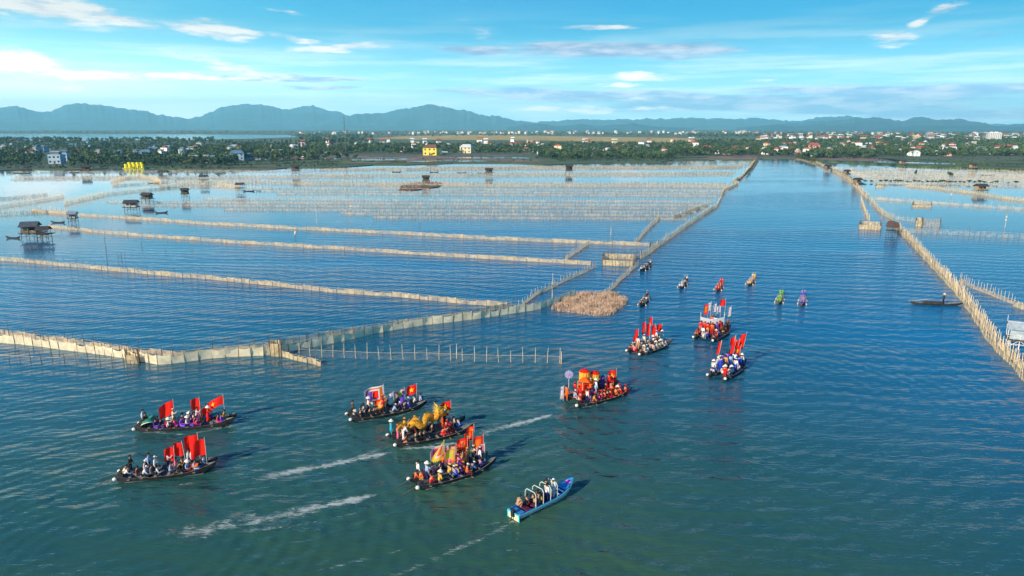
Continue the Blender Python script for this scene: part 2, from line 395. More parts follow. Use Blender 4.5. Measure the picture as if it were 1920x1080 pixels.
sheet('rice_field', [(560,258),(640,257),(700,259),(700,262),(600,264),(560,262)], 1.03, green)
sheet('meadow', [(1640,296),(1760,299),(1960,300),(1960,316),(1860,312),(1700,305)], .56, mat('meadow_grass', (.085,.12,.035), .95, .4, .02))
sheet('mud_flat', [(690,296),(800,292),(960,298),(1040,300),(1000,304),(860,303),(720,305),(640,306)], .56, mud)
sheet('mud_flat', [(1285,294),(1420,291),(1418,299),(1385,298),(1285,297)], .56, mud)
sheet('mud_flat', [(440,293),(560,289),(620,290),(640,297),(560,300),(470,297)], .56, mud)
sheet('mud_flat', [(1520,293),(1640,296),(1700,301),(1640,303),(1540,300)], .56, mud)
sheet('lagoon', [(-400,266),(-400,250),(0,250.5),(300,251.5),(540,253),(560,257),(470,260),(330,263),(200,263),(60,265)], 1.1, pond_mat)
for q in ([(460,298),(560,297),(570,300),(520,303),(455,302)],[(555,297),(640,296),(640,299),(560,300)],[(660,299),(760,297),(780,298.5),(700,301),(660,301)],[(820,295),(960,294),(1010,297),(900,297)],[(1600,301),(1790,306),(1790,308.5),(1600,303.5)],[(760,302),(900,301),(930,303),(800,304)],[(1250,294.5),(1330,294.3),(1320,296),(1260,296.5)]):
    sheet('pool', q, .62, pond_mat)
sheet('track', [(560,292),(720,297),(760,296),(600,290.5)], .66, mat('track_earth', (.30,.17,.12), .95, .2, .1))
# low green dykes that edge the ponds
dykes = mat('dyke_grass', (.05,.085,.025), .95, .5, .15)
def strip3(name, pts, wid, hgt, m_, seed=0, **k):
    r = random.Random(seed); P_ = [G(*p) for p in pts]; mb = MB(); sec = []
    for i in range(len(P_)-1):
        nn = max(2, int((P_[i+1]-P_[i]).length/6))
        for q in range(nn): sec.append(P_[i].lerp(P_[i+1], q/nn))
    sec.append(P_[-1])
    for i, p in enumerate(sec):
        d = (sec[min(i+1, len(sec)-1)]-sec[max(i-1, 0)]).normalized(); nn = Vector((-d.y, d.x, 0))
        w_ = wid*r.uniform(.7, 1.2); h_ = hgt*r.uniform(.6, 1.2)
        for a_, z in ((-1, -.3), (-.6, h_*.7), (0, h_), (.6, h_*.75), (1, -.3)): mb.v.append(tuple(p+nn*(a_*w_)+Vector((0,0,z))))
    for i in range(len(sec)-1):
        for q in range(4): a_ = i*5+q; mb.f.append((a_, a_+1, a_+6, a_+5)); mb.m.append(0)
    return mb.build(name, m_, smooth=True, kind='structure')
strip3('dyke', [(1505,300),(1600,306),(1720,313),(1830,317),(1960,323)], 3, 1.6, dykes, 1)
strip3('dyke', [(440,311),(540,308),(640,304),(760,305)], 3, 1.6, dykes, 2)
strip3('dyke', [(640,310),(800,305),(960,303.5)], 2, 1.0, dykes, 3)
strip3('dyke', [(230,314),(330,317),(430,316),(520,315)], 2.5, 1.0, dykes, 4)
strip3('bank', [(1421,298),(1413,313),(1402,322),(1392,330),(1384,338)], 2, .6, mat('bank_soil', (.30,.22,.12), .95, .4, .2), 5)
strip3('bank', [(1498,298),(1530,307),(1570,322),(1612,345)], 3, .9, mat('bank_soil', (.16,.12,.06)), 6)

# ------------------------------------------------------------------ mountains
def hill_mat(name, c):
    m_ = bpy.data.materials.new(name); m_.use_nodes = True; n = NT(m_.node_tree)
    P = n.n('ShaderNodeNewGeometry').outputs['Position']
    a = n.noise(P, .004, 6, .65).outputs[0]
    col = n.mix(n.mr(a, .35, .65), tuple(x*.6 for x in c)+(1,), tuple(x*1.25 for x in c)+(1,))
    p = n.n('ShaderNodeBsdfPrincipled', ins={'Base Color': col, 'Roughness': 1.0})
    n.t.links.new(p.outputs[0], n.n('ShaderNodeOutputMaterial').inputs[0]); return m_
hm = hill_mat('hill_forest', (.022, .12, .15))
from mathutils import noise as mn
def ridge(px, dist, depth, seed):
    xs_ = [p[0] for p in px]; ysx = [p[1] for p in px]
    step = 2.0; cols = np.arange(xs_[0], xs_[-1]+step, step); NR = 22
    vs = []
    for c in cols:
        yt = np.interp(c, xs_, ysx); yt += min(1, max(0, (236-yt)/8))*(mn.noise(Vector((c*.035, seed, 0)))*3+mn.noise(Vector((c*.11, seed, 5)))*2.4+mn.noise(Vector((c*.3, seed, 9)))*1.2); d = ray(c, yt); k = dist/hypot(d.x, d.y)
        top = H+d.z*k; dx, dy = d.x*k/dist, d.y*k/dist
        yb = max(0, top)
        for r in range(NR+1):
            t = r/NR; dd = dist-depth+depth*t*1.6
            x, y = dx*dd, dy*dd
            prof = 1-abs(t/.625-1)**1.25 if t <= .625 else max(0, 1-((t-.625)/.375)**1.3)
            nz = mn.ridged_multi_fractal(Vector((x/1500, y/1500, seed)), 1.0, 2.1, 6, 1.0, 2.0)*.28
            hh = yb*prof
            if r != int(round(.625*NR)): hh = min(hh*(.62+nz), yb*prof*1.0)
            vs.append((x, y, hh-2 if 0 < t < 1 else -5))
    nr = NR+1; nc = len(cols)
    i0 = (np.arange(nc-1)[:, None]*nr+np.arange(nr-1)[None]).ravel()
    return obj('hills', npmesh('hills', np.array(vs), np.stack([i0, i0+nr, i0+nr+1, i0+1], 1), [hm], smooth=True), kind='structure')
ridge([(-60,214),(0,199),(18,197),(45,202),(70,208),(95,209),(110,200),(130,195),(150,194),(185,196),(215,200),(240,203),(262,206),(290,213),(325,220),(360,221),(380,217),(400,209),(412,201),(432,197),(460,192),(490,194),(515,200),(540,204),(560,201),(590,197),(610,206),(635,210),(650,214),(700,222),(760,228),(850,236)], 15500, 4200, 1.3)
ridge([(560,238),(650,216),(690,212),(720,211),(745,205),(780,200),(800,195),(815,195),(835,201),(860,206),(880,207),(900,214),(925,219),(930,216),(950,222),(975,228),(1010,234),(1080,237)], 12800, 3200, 4.1)
ridge([(820,238),(935,216),(960,226),(1000,229),(1050,226),(1100,223),(1130,225),(1180,222),(1230,222),(1290,219),(1330,221),(1380,222),(1415,220),(1450,223),(1500,226),(1550,219),(1590,217),(1620,222),(1680,226),(1760,228),(1850,232),(1980,236)], 14500, 3500, 7.7)
ridge([(1380,238),(1500,229),(1560,226),(1600,221),(1645,219),(1690,226),(1715,219),(1735,220),(1760,225),(1790,222),(1802,220),(1820,228),(1845,230),(1870,236),(1900,232),(1960,230),(2040,236)], 9800, 2600, 2.2)
ridge([(950,239),(985,232),(1010,230),(1040,236),(1060,235),(1090,232),(1120,236),(1150,233),(1190,231),(1230,237),(1300,239)], 8200, 1200, 9.1)
ridge([(1400,239),(1430,236),(1460,233),(1490,237),(1510,234),(1530,233),(1560,237),(1620,238),(1700,236),(1760,234),(1800,233),(1850,236),(1960,238)], 7400, 1100, 5.5)
# ------------------------------------------------------------------ net fences
stakeM = mat('bamboo_dark', (.13,.095,.06), .9, .3, 3); stakeL = mat('bamboo_pale', (.72,.56,.37), .8, .25, 3)
netP = mat('net_pale', (.88,.66,.42), .9, .15, 1.4, trans=.5, alpha=.86)
netG = mat('net_grey', (.45,.46,.44), .9, .15, .9, trans=.3, alpha=.42)
netT = mat('net_tan', (.93,.67,.40), .9, .2, 1.4, trans=.5, alpha=.92)
netF = mat('net_far', (.60,.50,.38), .9, .2, .5, trans=.3, alpha=.55)
netS = mat('net_sandy', (.80,.58,.34), .9, .3, .8, trans=.4, alpha=.42)
netA = mat('net_bright', (.99,.80,.54), .9, .12, 1.4, trans=.35, alpha=.995)
netX = mat('net_thin', (.34,.40,.42), .9, .15, .9, trans=.3, alpha=.16)
STK = []
for i in range(3):
    mb = MB(); q = .05*(i-1); mb.tube([(0,0,-.5), (q,.02,.8), (q*1.6,-.02,2)], [.045,.04,.025], 5)
    STK.append(mb.mesh('stake', stakeM))
def walk(pts, sp):
    out = []; carry = 0.0
    for i in range(len(pts)-1):
        a, b = pts[i], pts[i+1]; L = (b-a).length; t = carry
        while t < L: out.append((a.lerp(b, t/L), (b-a).normalized())); t += sp
        carry = t-L
    return out
NF = 0
def fence(label, px, nh=1.1, ph=1.9, sp=1.8, net=None, pale=False, seed=0, indiv=True, off=0.0, fat=1.0, group='net fences standing in the lagoon', gaps=0.0, slats=False):
    global NF; NF += 1
    r = random.Random(seed+NF*13); P_ = [G(*p) for p in px]
    W = walk(P_, sp); base = W[0][0].copy(); base.z = 0
    root = obj('net_fence', None, loc=base, label=label, category='fence', group=group)
    mb = MB(); prev = None; seg = []
    wav = r.uniform(0, 9)
    for i, (p, d) in enumerate(W):
        nn = Vector((-d.y, d.x, 0)); q = p-base+nn*(off+.12*sin(i*.7+wav)+r.uniform(-.06,.06)); seg.append((q, d, nn))
    netm = net or netP
    sub = 3
    for i in range(len(seg)-1):
        a, b = seg[i][0], seg[i+1][0]; nn = seg[i][2]
        if gaps and r.random() < gaps: continue
        h0 = nh*(1+.10*sin(i*1.3)+r.uniform(-.14,.14)); bel = nn*(.26*nh*r.uniform(-.4,1))
        base_i = len(mb.v)
        for k in range(sub+1):
            t = k/sub; c = a.lerp(b, t); sag = .16*nh*4*t*(1-t); bb = bel*(4*t*(1-t))
            mb.v += [tuple(c+Vector((0,0,-.35))), tuple(c+bb+Vector((0,0,h0*.5))), tuple(c+Vector((0,0,h0-sag)))]; 
        for k in range(sub):
            for j in range(2):
                u = base_i+k*3+j; mb.f.append((u, u+3, u+4, u+1)); mb.m.append(0)
    if mb.f: mb.build('net', netm, root, smooth=True)
    # top rail rope
    rl = MB()
    for i in range(len(seg)-1): rl.beam(seg[i][0]+Vector((0,0,nh*1.0)), seg[i+1][0]+Vector((0,0,nh*1.0)), .022*fat, k=3)
    rl.build('rail', stakeL, root)
    sm = stakeL if pale else stakeM
    lim = 100 if indiv else 0
    order = sorted(range(len(seg)), key=lambda i: (seg[i][0]+base).length)
    near = set(order[:lim]); rest = MB()
    for i, (q, d, nn) in enumerate(seg):
        hh = ph*r.uniform(.82, 1.18); lean = Vector((r.uniform(-.07,.07), r.uniform(-.07,.07), 0))*hh
        if slats: lean *= 2.2
        if i in near:
            o = obj('stake', STK[i % 3], root, q, r.uniform(0, 6), (fat, fat, hh/2))
            o.rotation_euler = (r.uniform(-.06,.06), r.uniform(-.06,.06), r.uniform(0,6))
            if pale: recolor(o, [sm])
        else:
            rest.beam(q-Vector((0,0,.4)), q+lean+Vector((0,0,hh)), .036*fat, .026*fat, 3)
    if rest.f: rest.build('stake', sm, root, kind='stuff')
    return root
A1 = [(-60,632),(0,642),(90,652),(170,662),(262,677),(300,684),(333,681),(383,674),(440,669),(500,666),(560,656),(640,641),(702,625),(800,609),(900,597),(960,588),(1020,578),(1060,562),(1081,553)]
fence('long bright front net fence nearest the boats, climbing to the brush pile', A1, 1.3, 2.1, 1.75, net=netA)
fence('paler second net running just behind the long front net fence', [(-60,620),(0,629),(90,640),(170,650),(262,664),(333,672),(383,664),(500,654),(640,628),(760,610),(860,596),(972,573)], .95, 2.2, 1.9, seed=3)
fence('thin sagging net with dark poles in front of the bright fence at the left edge', [(-40,675),(0,679),(60,681),(130,684),(200,686),(262,686)], 1.0, 2.0, 1.7, net=netX, seed=4)
fence('thin grey net fence reaching out alone over open water below the front fence', [(560,668),(640,671),(720,674),(800,675),(900,678),(980,680),(1052,681)], 1.0, 2.1, 1.7, net=netX, pale=True, seed=5)
fence('short tan net wing slanting down from the front fence', [(528,668),(560,677),(610,689)], .85, 1.3, .9, net=netT, seed=6)
fence('pale net fence crossing the left pond to meet the front fence', [(-40,484),(0,488),(110,498),(213,508),(320,518),(427,527),(520,537),(640,550),(740,556),(830,566),(925,574),(970,577)], .95, 2.0, 2.0, seed=7)
fence('diagonal net fence from the junction up to the fish pen', [(972,578),(1010,552),(1060,528),(1117,502)], .75, 1.5, 1.6, pale=True, seed=8)
fence('steep net fence between the brush pile and the fish pen', [(1134,556),(1165,526),(1195,499)], .75, 1.4, 1.4, seed=9, pale=True)
fence('long white net fence behind the big stilt hut', [(90,427),(150,432),(197,438),(320,447),(427,455),(540,462),(640,468),(760,476),(853,482),(980,489),(1107,497),(1125,498)], .95, 1.8, 3.2, seed=10)
fence('next white net fence beyond it, reaching the channel edge', [(60,396),(150,405),(260,411),(373,420),(520,428),(640,434),(780,441),(940,450),(1107,457),(1223,461),(1236,458)], 1.0, 1.9, 3.4, seed=11)
fence('lower short diagonal net between the two white fences', [(1059,490),(1082,473),(1108,456)], 1.0, 1.6, 1.7, pale=True, seed=12)
fence('upper short diagonal net above the white fences', [(1191,458),(1213,433),(1238,409)], 1.2, 1.7, 2.2, pale=True, seed=13)
fence('tan fence along the left bank of the channel', [(1202,487),(1238,461),(1280,431),(1320,403),(1345,388),(1352,372),(1356,360),(1384,346)], 1.3, 2.0, 1.8, net=netT, pale=True, seed=14, fat=1.2)
# right bank
RB = [(1684,430),(1709,453),(1738,484),(1767,515),(1803,553),(1836,598),(1867,645),(1920,699),(1985,775)]
fence('thick straw coloured fence running down the right bank to the picture edge', RB, 1.25, 2.1, .8, net=netT, pale=True, seed=15, fat=1.5, slats=True)
fence('inner straw net doubling the thick right bank fence', RB, 1.0, 2.2, 1.1, net=netT, pale=True, seed=16, off=-.9, slats=True)
fence('straw fence on the far right bank winding from the village to the fork', [(1512,300),(1535,309),(1560,321),(1590,337),(1610,356),(1624,371),(1633,376)], 2.0, 2.6, 3.4, net=netT, pale=True, seed=17, fat=2.6)
fence('straw fence from the fork to the round hut', [(1633,376),(1645,394),(1660,406),(1676,413)], 1.4, 2.0, 1.8, net=netT, pale=True, seed=18, fat=1.4)
fence('short straw fence from the fork to the small fish cage', [(1614,375),(1622,400),(1631,420)], 1.3, 2.0, 1.6, net=netT, pale=True, seed=19, fat=1.4)
fence('grey staked fence going right from the round hut', [(1690,436),(1740,438),(1800,441),(1860,444),(1960,450)], 1.5, 2.4, 1.4, net=netG, seed=20, fat=1.1)
fence('thin fence behind the round hut leading to the double pen', [(1676,411),(1720,416),(1765,421)], 1.0, 1.6, 1.6, net=netG, pale=True, seed=21)
fence('straw row crossing the right pond level with the fork', [(1640,374),(1700,378),(1780,384),(1860,390),(1960,396)], 1.1, 2.2, 2.4, net=netF, pale=True, seed=22)
fence('broad sandy fence crossing the far right pond', [(1700,349),(1760,355),(1830,364),(1880,373),(1960,381)], 1.3, 1.9, 1.6, net=netT, pale=True, seed=23, fat=1.8)
fence('pale net fence with white posts behind the white-posted hut', [(1798,528),(1822,540),(1850,551),(1878,562),(1902,572)], .8, 1.9, 1.0, pale=True, seed=24)
fence('tan solid panel at the right edge', [(1898,574),(1930,585),(1985,602)], 1.1, 1.2, 1.2, net=netT, pale=True, seed=25)
# far rows of stakes
far = [(386,240,1330,3.0),(374,380,1340,3.4),(364,520,1346,3.8),(354,460,1370,3.8),(347,560,1372,4.2),(340,300,1375,4.6),(334,30,1380,4.8),(329,560,1385,5.5),(324,20,1390,5.5),(319,600,1395,6),(314,620,1400,7),(310,700,1404,7),(306,780,1410,8),(402,640,1300,2.8),(409,700,1290,2.8),(302,1250,1413,8),(380,200,1335,3),(359,480,1368,3.6),(344,330,1373,4.4),(337,20,1378,4.6),(394,420,1310,2.8)]
for i, (y, x0, x1, sp) in enumerate(far):
    y = max(y, np.interp(x0, [0, 440, 620, 960, 1420], [324, 325, 318, 311, 302]))
    m_ = int((x1-x0)/60)+2; r = random.Random(i)
    px = [(x0+(x1-x0)*k/m_, y+(-.006*(x0+(x1-x0)*k/m_-x0) if y < 340 else .006*(x0+(x1-x0)*k/m_-x0))+r.uniform(-.4,.4)) for k in range(m_+1)]
    fence('faint stake row crossing the left pond, %s from the village shore' % ORD[sorted([f[0] for f in far]).index(far[i][0])], px, .75 if y > 350 else 1.1, 1.9 if y > 350 else 2.3, sp*r.uniform(.4,.6), net=netF, indiv=False, seed=40+i, fat=1.2 if y > 350 else 1.8, pale=(i % 3 == 1))
for i, (y, x0, x1) in enumerate([(329,1600,1960),(338,1630,1960),(322,1580,1960),(345,1640,1960),(333,1610,1960),(325,1590,1960),(316,1560,1960)]):
    px = [(x0+(x1-x0)*k/8, y+.02*(x1-x0)*k/8+(sin(k*2+i)*.5)) for k in range(9)]
    fence('faint stake row crossing the far right pond, %s from the shore' % ORD[[3,5,1,6,4,2,0][i]], px, 1.3, 2.4, 2.4, net=netF, indiv=False, seed=60+i, fat=2.4, pale=True)
# dense sandy thickets of stakes at the left
for i, (lab, px, den) in enumerate([
    ('sandy stake fence at the left edge, level with the brick-dark huts', [(-30,394),(40,384),(90,376),(120,370)], 1.1),
    ('long sandy stake fence curving past the dark huts', [(120,384),(200,366),(280,357),(340,352),(400,350),(450,353)], 1.0),
    ('sandy stake fence looping below the yellow floats', [(208,343),(235,336),(262,333),(290,338),(302,345)], .9),
    ('sandy stake fence left of the four small dark huts', [(-30,404),(30,402),(90,399),(130,402)], 1.1),
    ('sandy stake row right of the looping fence', [(300,352),(350,346),(410,346),(450,350)], 1.4),
    ('sandy stake row nearest the looping fence', [(210,350),(260,346),(300,345)], 1.2),
    ('sandy stake row beyond the two white huts at the left edge', [(-30,376),(30,372),(90,366)], 1.4)]):
    fence(lab, px, 1.0, 2.4, den*.42, net=netS, indiv=False, pale=True, seed=80+i, fat=1.5, slats=True)
fence('straw fence along the far left bank below the bushes', [(1384,347),(1374,341),(1388,336),(1397,327),(1406,316),(1415,303)], 1.6, 2.4, 2.4, net=netT, pale=True, seed=91, fat=2)
fence('thin sandy row just before the upper diagonal net', [(1262,410),(1290,400),(1326,386)], 1.2, 1.8, 2, net=netT, pale=True, seed=92, fat=1.2)

# fish pens: closed rings of net on stakes
def pen(label, px, nh, ph, sp=.8, net=None):
    r = random.Random(int(px[0][0])); P_ = [G(*p) for p in px]; P_.append(P_[0]); W = walk(P_, sp); W.append((P_[0], W[-1][1]))
    base = W[0][0].copy(); root = obj('fish_pen', None, loc=base, label=label, category='fish pen', group='netted fish pens')
    mb = MB()
    for i in range(len(W)-1):
        a, b = W[i][0]-base, W[i+1][0]-base
        mb.add([a-Vector((0,0,.3)), b-Vector((0,0,.3)), b+Vector((0,0,nh)), a+Vector((0,0,nh))], [(0,1,2,3)])
    mb.build('net', net or netT, root)
    for i, (p, d) in enumerate(W[:-1][:100]):
        o = obj('stake', STK[i % 3], root, p-base, r.uniform(0,6), (1.2, 1.2, ph*r.uniform(.8,1.2)/2))
        o.rotation_euler = (r.uniform(-.05,.05), r.uniform(-.05,.05), 0)
    return root
pen('long tan fish pen where the fences meet beside the channel', [(1129,497),(1131,485),(1192,487),(1186,499),(1160,499)], 1.3, 2.0)
pen('open grey pen of bare stakes adjoining the long tan pen', [(1131,484),(1192,487),(1204,480),(1150,477)], .4, 1.8, 1.0, netG)
pen('small tan pen box on the front fence near its wing', [(508,668),(528,669),(526,660),(508,661)], 1.9, 2.2, .6)
pen('small tan pen box at the dip of the front fence', [(238,681),(262,683),(258,672),(238,671)], 1.2, 1.7, .6)
pen('tan fish cage beside the round hut, on the channel side', [(1610,429),(1652,432),(1650,424),(1614,422)], 1.4, 2.1, .9)
pen('yellow boxed end of the double pen right of the round hut', [(1716,424),(1728,425),(1728,419),(1717,418)], 1.9, 2.2, .7)
pen('grey long part of the double pen right of the round hut', [(1729,425),(1762,428),(1762,421),(1729,420)], 1.9, 2.4, .9, netG)
pen('little pen in the middle of the right pond', [(1710,388),(1746,389),(1746,384),(1712,383)], .8, 1.5, 1.2)
pen('bare pen frame at the right pond corner near the fork', [(1642,351),(1658,352),(1658,350),(1644,349)], .7, 1.6, 1.5)

# lone poles in the water
def pole(x, y, h, lab, kind=0, pale=False):
    p = G(x, y); mb = MB(); mb.tube([(0,0,-.5), (.05*h*.3,0,h*.5), (.02,0,h)], [.07,.06,.03], 5)
    root = mb.build('water_pole', stakeL if pale else stakeM, loc=p, label=lab, category='pole', group='lone poles standing in the ponds')
    if kind == 1:   # crossed frame
        MB().beam((-1.0,0,h*.95), (1.0,0,h*.9), .04).beam((-1,0,h*.95), (-.8,.1,-.3), .04).beam((1,0,h*.9), (.8,.1,-.3), .04).build('crossbar', stakeM, root)
    if kind == 2:
        MB().box((0,0,h*.8), (.5,.1,.6)).ball((0,0,h*.55), .3).build('marker', stakeL, root)
pole(200,481,5.0,'tall lone pole leaning slightly in the pond right of the big stilt hut'); pole(228,487,1.9,'bare lift-net frame on three legs below the tall lone pole',1); pole(266,462,1.6,'short single pole in the pond, beyond the tall one',0)
pole(554,447,2.4,'thin pole with a dark marker between the two white fences',2); pole(594,420,4.5,'pale pole beyond the second white fence',0,True); pole(658,400,3.5,'dark pole pair in the middle of the left pond',2)
pole(787,424,2.0,'single dark stick in the water left of centre pond',0); pole(1078,350,5,'pale marker pole with white tag near the black-roofed hut',2,True); pole(1145,441,3,'twin sticks above the second white fence',1,True)
pole(1884,427,4.5,'slender lattice marker standing alone in the right pond',2,True); pole(1783,371,2.4,'short marker post before the sandy fence at right',2); pole(1199,497,3.2,'dark pole at the corner of the fish pen by the channel')
pole(1035,562,2.6,'white pole sticking up from the front fence near the brush pile',0,True); pole(967,575,2.8,'bundle of dark poles at the fence junction'); pole(1036,540,3.2,'white pole on the diagonal fence',0,True)
pole(310,470,.9,'stub of a post in the pond, farthest left of the stubs'); pole(360,471,.8,'stub of a post in the pond, right of the other stub')
pole(856,673,2.3,'stout pale post in the thin net over open water',0,True); pole(1052,682,1.8,'pale end post of the thin net over open water',0,True)

# ------------------------------------------------------------------ brush piles
def brush(name, label, poly, nst, hmin, hmax, m1, m2, cat=None):
    P_ = [G(*p) for p in poly]; xs_ = [p.x for p in P_]; ys_ = [p.y for p in P_]; mb = MB(); r = random.Random(nst); k = 0
    Pp = [(p.x, p.y) for p in P_]
    while k < nst:
        x, y = r.uniform(min(xs_), max(xs_)), r.uniform(min(ys_), max(ys_))
        if not inpoly(Pp, np.array([x]), np.array([y]))[0]: continue
        k += 1; h = r.uniform(hmin, hmax)*(.75+.5*sin(x*1.3+sin(y*.9))*cos(y*.7)); t = r.uniform(0, 6.28); l = r.uniform(0, .55)
        mb.beam((x, y, -.1), (x+cos(t)*l*h, y+sin(t)*l*h, h), .045, .02, 3, r.choice((0,0,1)))
        if r.random() < .5: mb.beam((x+cos(t)*l*h*.5, y+sin(t)*l*h*.5, h*.5), (x+cos(t)*l*h*.5+r.uniform(-.4,.4), y+sin(t)*l*h*.5+r.uniform(-.4,.4), h*.9), .025, .012, 3, r.choice((0,1)))
    return mb.build(name, [m1, m2], kind='stuff', label=label)
brush('brush_pile', 'tangled tan brushwood pile set in the water at the end of the front fence', [(1032,581),(1060,560),(1084,551),(1120,550),(1160,552),(1177,562),(1172,572),(1150,590),(1118,594),(1085,588),(1055,585)], 3400, .4, 1.0, mat('brush_tan', (.66,.45,.29), .95, .3, 1), mat('brush_dark', (.45,.31,.24), .95, .3, 2))
brush('brush_pile', 'low tan reeds around the small islet with a hut', [(690,352),(745,341),(800,338),(860,342),(880,347),(820,350),(760,356)], 900, .4, 1.6, mat('brush_tan', (.50,.32,.20)), stakeL)
sheet('islet', [(748,356),(752,348),(775,343),(800,340),(825,341),(830,345),(822,350),(795,354),(770,357)], .35, mat('islet_soil', (.16,.10,.065), .95, .4, .3), thick=1)

# ------------------------------------------------------------------ stilt huts
wood = mat('hut_wood', (.10,.075,.055), .9, .35, 2, .3); thatch = mat('hut_thatch', (.055,.05,.05), .95, .35, 3, .4); tin = mat('hut_tin', (.22,.26,.30), .6, .2, 2)
wht = mat('hut_white', (.72,.70,.66), .7, .12, 2); brown = mat('hut_plank', (.22,.15,.10), .9, .3, 3, .3); strawm = mat('hut_straw', (.42,.29,.15), .95, .3, 3, .4)
def hut(label, px, py, w_=3.0, d_=2.6, leg=1.6, wh=1.6, rz=0.2, roof=thatch, wall=brown, closed=True, deck=0.0, arch=False, bare=False, postm=None):
    root = obj('stilt_hut', None, loc=G(px, py), rz=rz, label=label, category='stilt hut', group='fishing huts on stilts')
    pm = postm or wood
    for i in range(3):
        for j in range(2):
            x = (i-1)*w_*.46; y = (j-.5)*d_*.9
            MB().tube([(x*1.12, y*1.1, -.5), (x, y, leg), (x*.98, y, leg+wh*.98)], [.075,.07,.06], 6).build('stilt', pm, root)
    br = MB()
    for y in (-d_*.45, d_*.45): br.beam((-w_*.5,y,.3), (0,y,leg-.1), .04).beam((w_*.5,y,.3), (0,y,leg-.1), .04).beam((-w_*.55,y,leg*.5), (w_*.55,y,leg*.5), .045)
    br.build('brace', pm, root)
    dk = MB(); nb = 9; L = w_*1.25+deck
    for k in range(nb): dk.box((-w_*.62+L*(k+.5)/nb, 0, leg), (L/nb*.9, d_*1.15, .08))
    dk.box((0, -d_*.5, leg-.12), (w_*1.2, .1, .12)); dk.box((0, d_*.5, leg-.12), (w_*1.2, .1, .12))
    dk.build('platform', wood, root)
    if closed:
        wb = MB(); hx, hy = w_*.44, d_*.42; z0, z1 = leg+.05, leg+wh
        wb.box((0, hy, (z0+z1)/2), (w_*.88, .07, wh)); wb.box((-hx, 0, (z0+z1)/2), (.07, d_*.78, wh))
        wb.box((hx, .35*hy, (z0+z1)/2), (.07, d_*.5, wh)); wb.box((-hx*.45, -hy, (z0+z1)/2), (hx*1.0, .07, wh)); wb.box((hx*.5, -hy, z0+wh*.22), (hx*.9, .07, wh*.4))
        for k in range(7): wb.box((-hx*.9+k*hx*.15, -hy-.05, (z0+z1)/2), (.03, .03, wh))
        wb.build('wall', wall, root)
        MB().box((-hx*.45, -hy-.06, z0+wh*.6), (hx*.5, .05, wh*.4)).build('window', thatch, root)
    z1 = leg+wh
    rf = MB()
    if arch:
        rf.grid(lambda u, v: ((v-.5)*w_*1.15, -cos(u*pi)*d_*.62, z1-.9+sin(u*pi)*1.9), 12, 6)
        rf.grid(lambda u, v: (-w_*.575, -cos(u*pi)*d_*.62, (z1-.9)+v*sin(u*pi)*1.9), 12, 2)
    else:
        ov = .35; nh = w_*.5+ov; ny_ = d_*.5+ov; rh = d_*.36
        for s in (-1, 1):
            rf.grid(lambda u, v, s=s: ((u-.5)*2*nh, s*(1-v)*ny_, z1+v*rh-.04*sin(u*19)*(1-v)), 10, 3)
            rf.grid(lambda u, v, s=s: ((u-.5)*2*nh, s*(1-v)*ny_, z1-.09+v*rh), 10, 3)
        rf.box((0, 0, z1+rh), (2*nh, .16, .1))
        for s in (-1, 1): rf.add([(s*w_*.44, -d_*.42, z1), (s*w_*.44, d_*.42, z1), (s*w_*.44, 0, z1+rh*.9)], [(0,1,2)])
    rf.build('roof', roof, root)
    rl = MB(); X0, X1, Yf = -w_*.6, w_*.62+deck, -d_*.56
    for k in range(5): x = X0+(X1-X0)*k/4; rl.beam((x, Yf, leg), (x, Yf, leg+.7), .03)
    rl.beam((X0, Yf, leg+.7), (X1, Yf, leg+.7), .03).beam((X0, Yf, leg+.38), (X1, Yf, leg+.38), .025)
    rl.build('railing', pm, root)
    return root
hut('large weathered stilt hut with a hipped grey roof at the left edge of the pond', 60, 447, 4.2, 3.6, 1.7, 2.0, .25, roof=mat('roof_slate', (.07,.08,.10), .8, .3, 2), wall=mat('hut_plank_pale', (.32,.26,.19), .9, .3, 3), deck=1.2)
hut('open lean-to platform joined to the right of the large weathered hut', 84, 449, 3.0, 2.8, 1.7, 1.2, .25, closed=False, deck=.6)
hut('small white-walled stilt hut up the pond from the large weathered hut', 138, 419, 2.4, 2.2, 1.8, 1.5, .2, roof=tin, wall=wht)
hut('dark two-room hut with a pale gable patch beside a small sampan', 248, 397, 4.6, 3.0, 1.9, 1.6, .15, wall=wht)
hut('dark hut just right of the two-room hut', 277, 381, 4.0, 2.8, 2.0, 1.6, -.2)
hut('small square dark hut standing alone left of centre pond', 348, 373, 2.8, 2.4, 2.3, 1.8, .1)
hut('small dark hut with a sampan tied at its right', 451, 361, 3.6, 2.6, 2.3, 1.7, 0, closed=False)
hut('tall hut on stilts before the mid-left shore', 555, 329, 4.6, 3.4, 3.2, 2.8, .1)
hut('dark hut right of the yellow floats', 308, 337, 5, 3.4, 2.4, 2.2, .0, closed=False)
hut('tiny hut far beyond the small square hut', 383, 345, 4, 3, 2.4, 1.8, .0, closed=False)
hut('tangled dark hut near the left shore', 162, 327, 5.5, 3.5, 2.5, 2.6, .3)
hut('small hut frame at the far left shore', 52, 324, 4, 3, 2.2, 2.0, .3, closed=False)
hut('hut with black roof perched on the reed islet', 799, 347, 3.8, 3.0, 2.4, 2.0, .1)
hut('dark hut with a jetty in the middle pond', 917, 331, 4.5, 3.2, 2.4, 2.2, -.1, deck=1)
hut('solid black-roofed box hut right of the middle pond', 1067, 325, 4.6, 4.0, 2.0, 2.8, 0, roof=thatch, wall=thatch)
hut('round-roofed thatched hut where the right bank fence begins', 1672, 440, 2.8, 2.1, 1.3, 1.9, R(90), arch=True, roof=mat('thatch_brown', (.13,.075,.06), .95, .4, 4, .5), wall=strawm, closed=False)
hut('low brown hut on the sandy fence at the far right', 1838, 362, 5.4, 3.4, 1.4, 2.0, .1, wall=strawm)
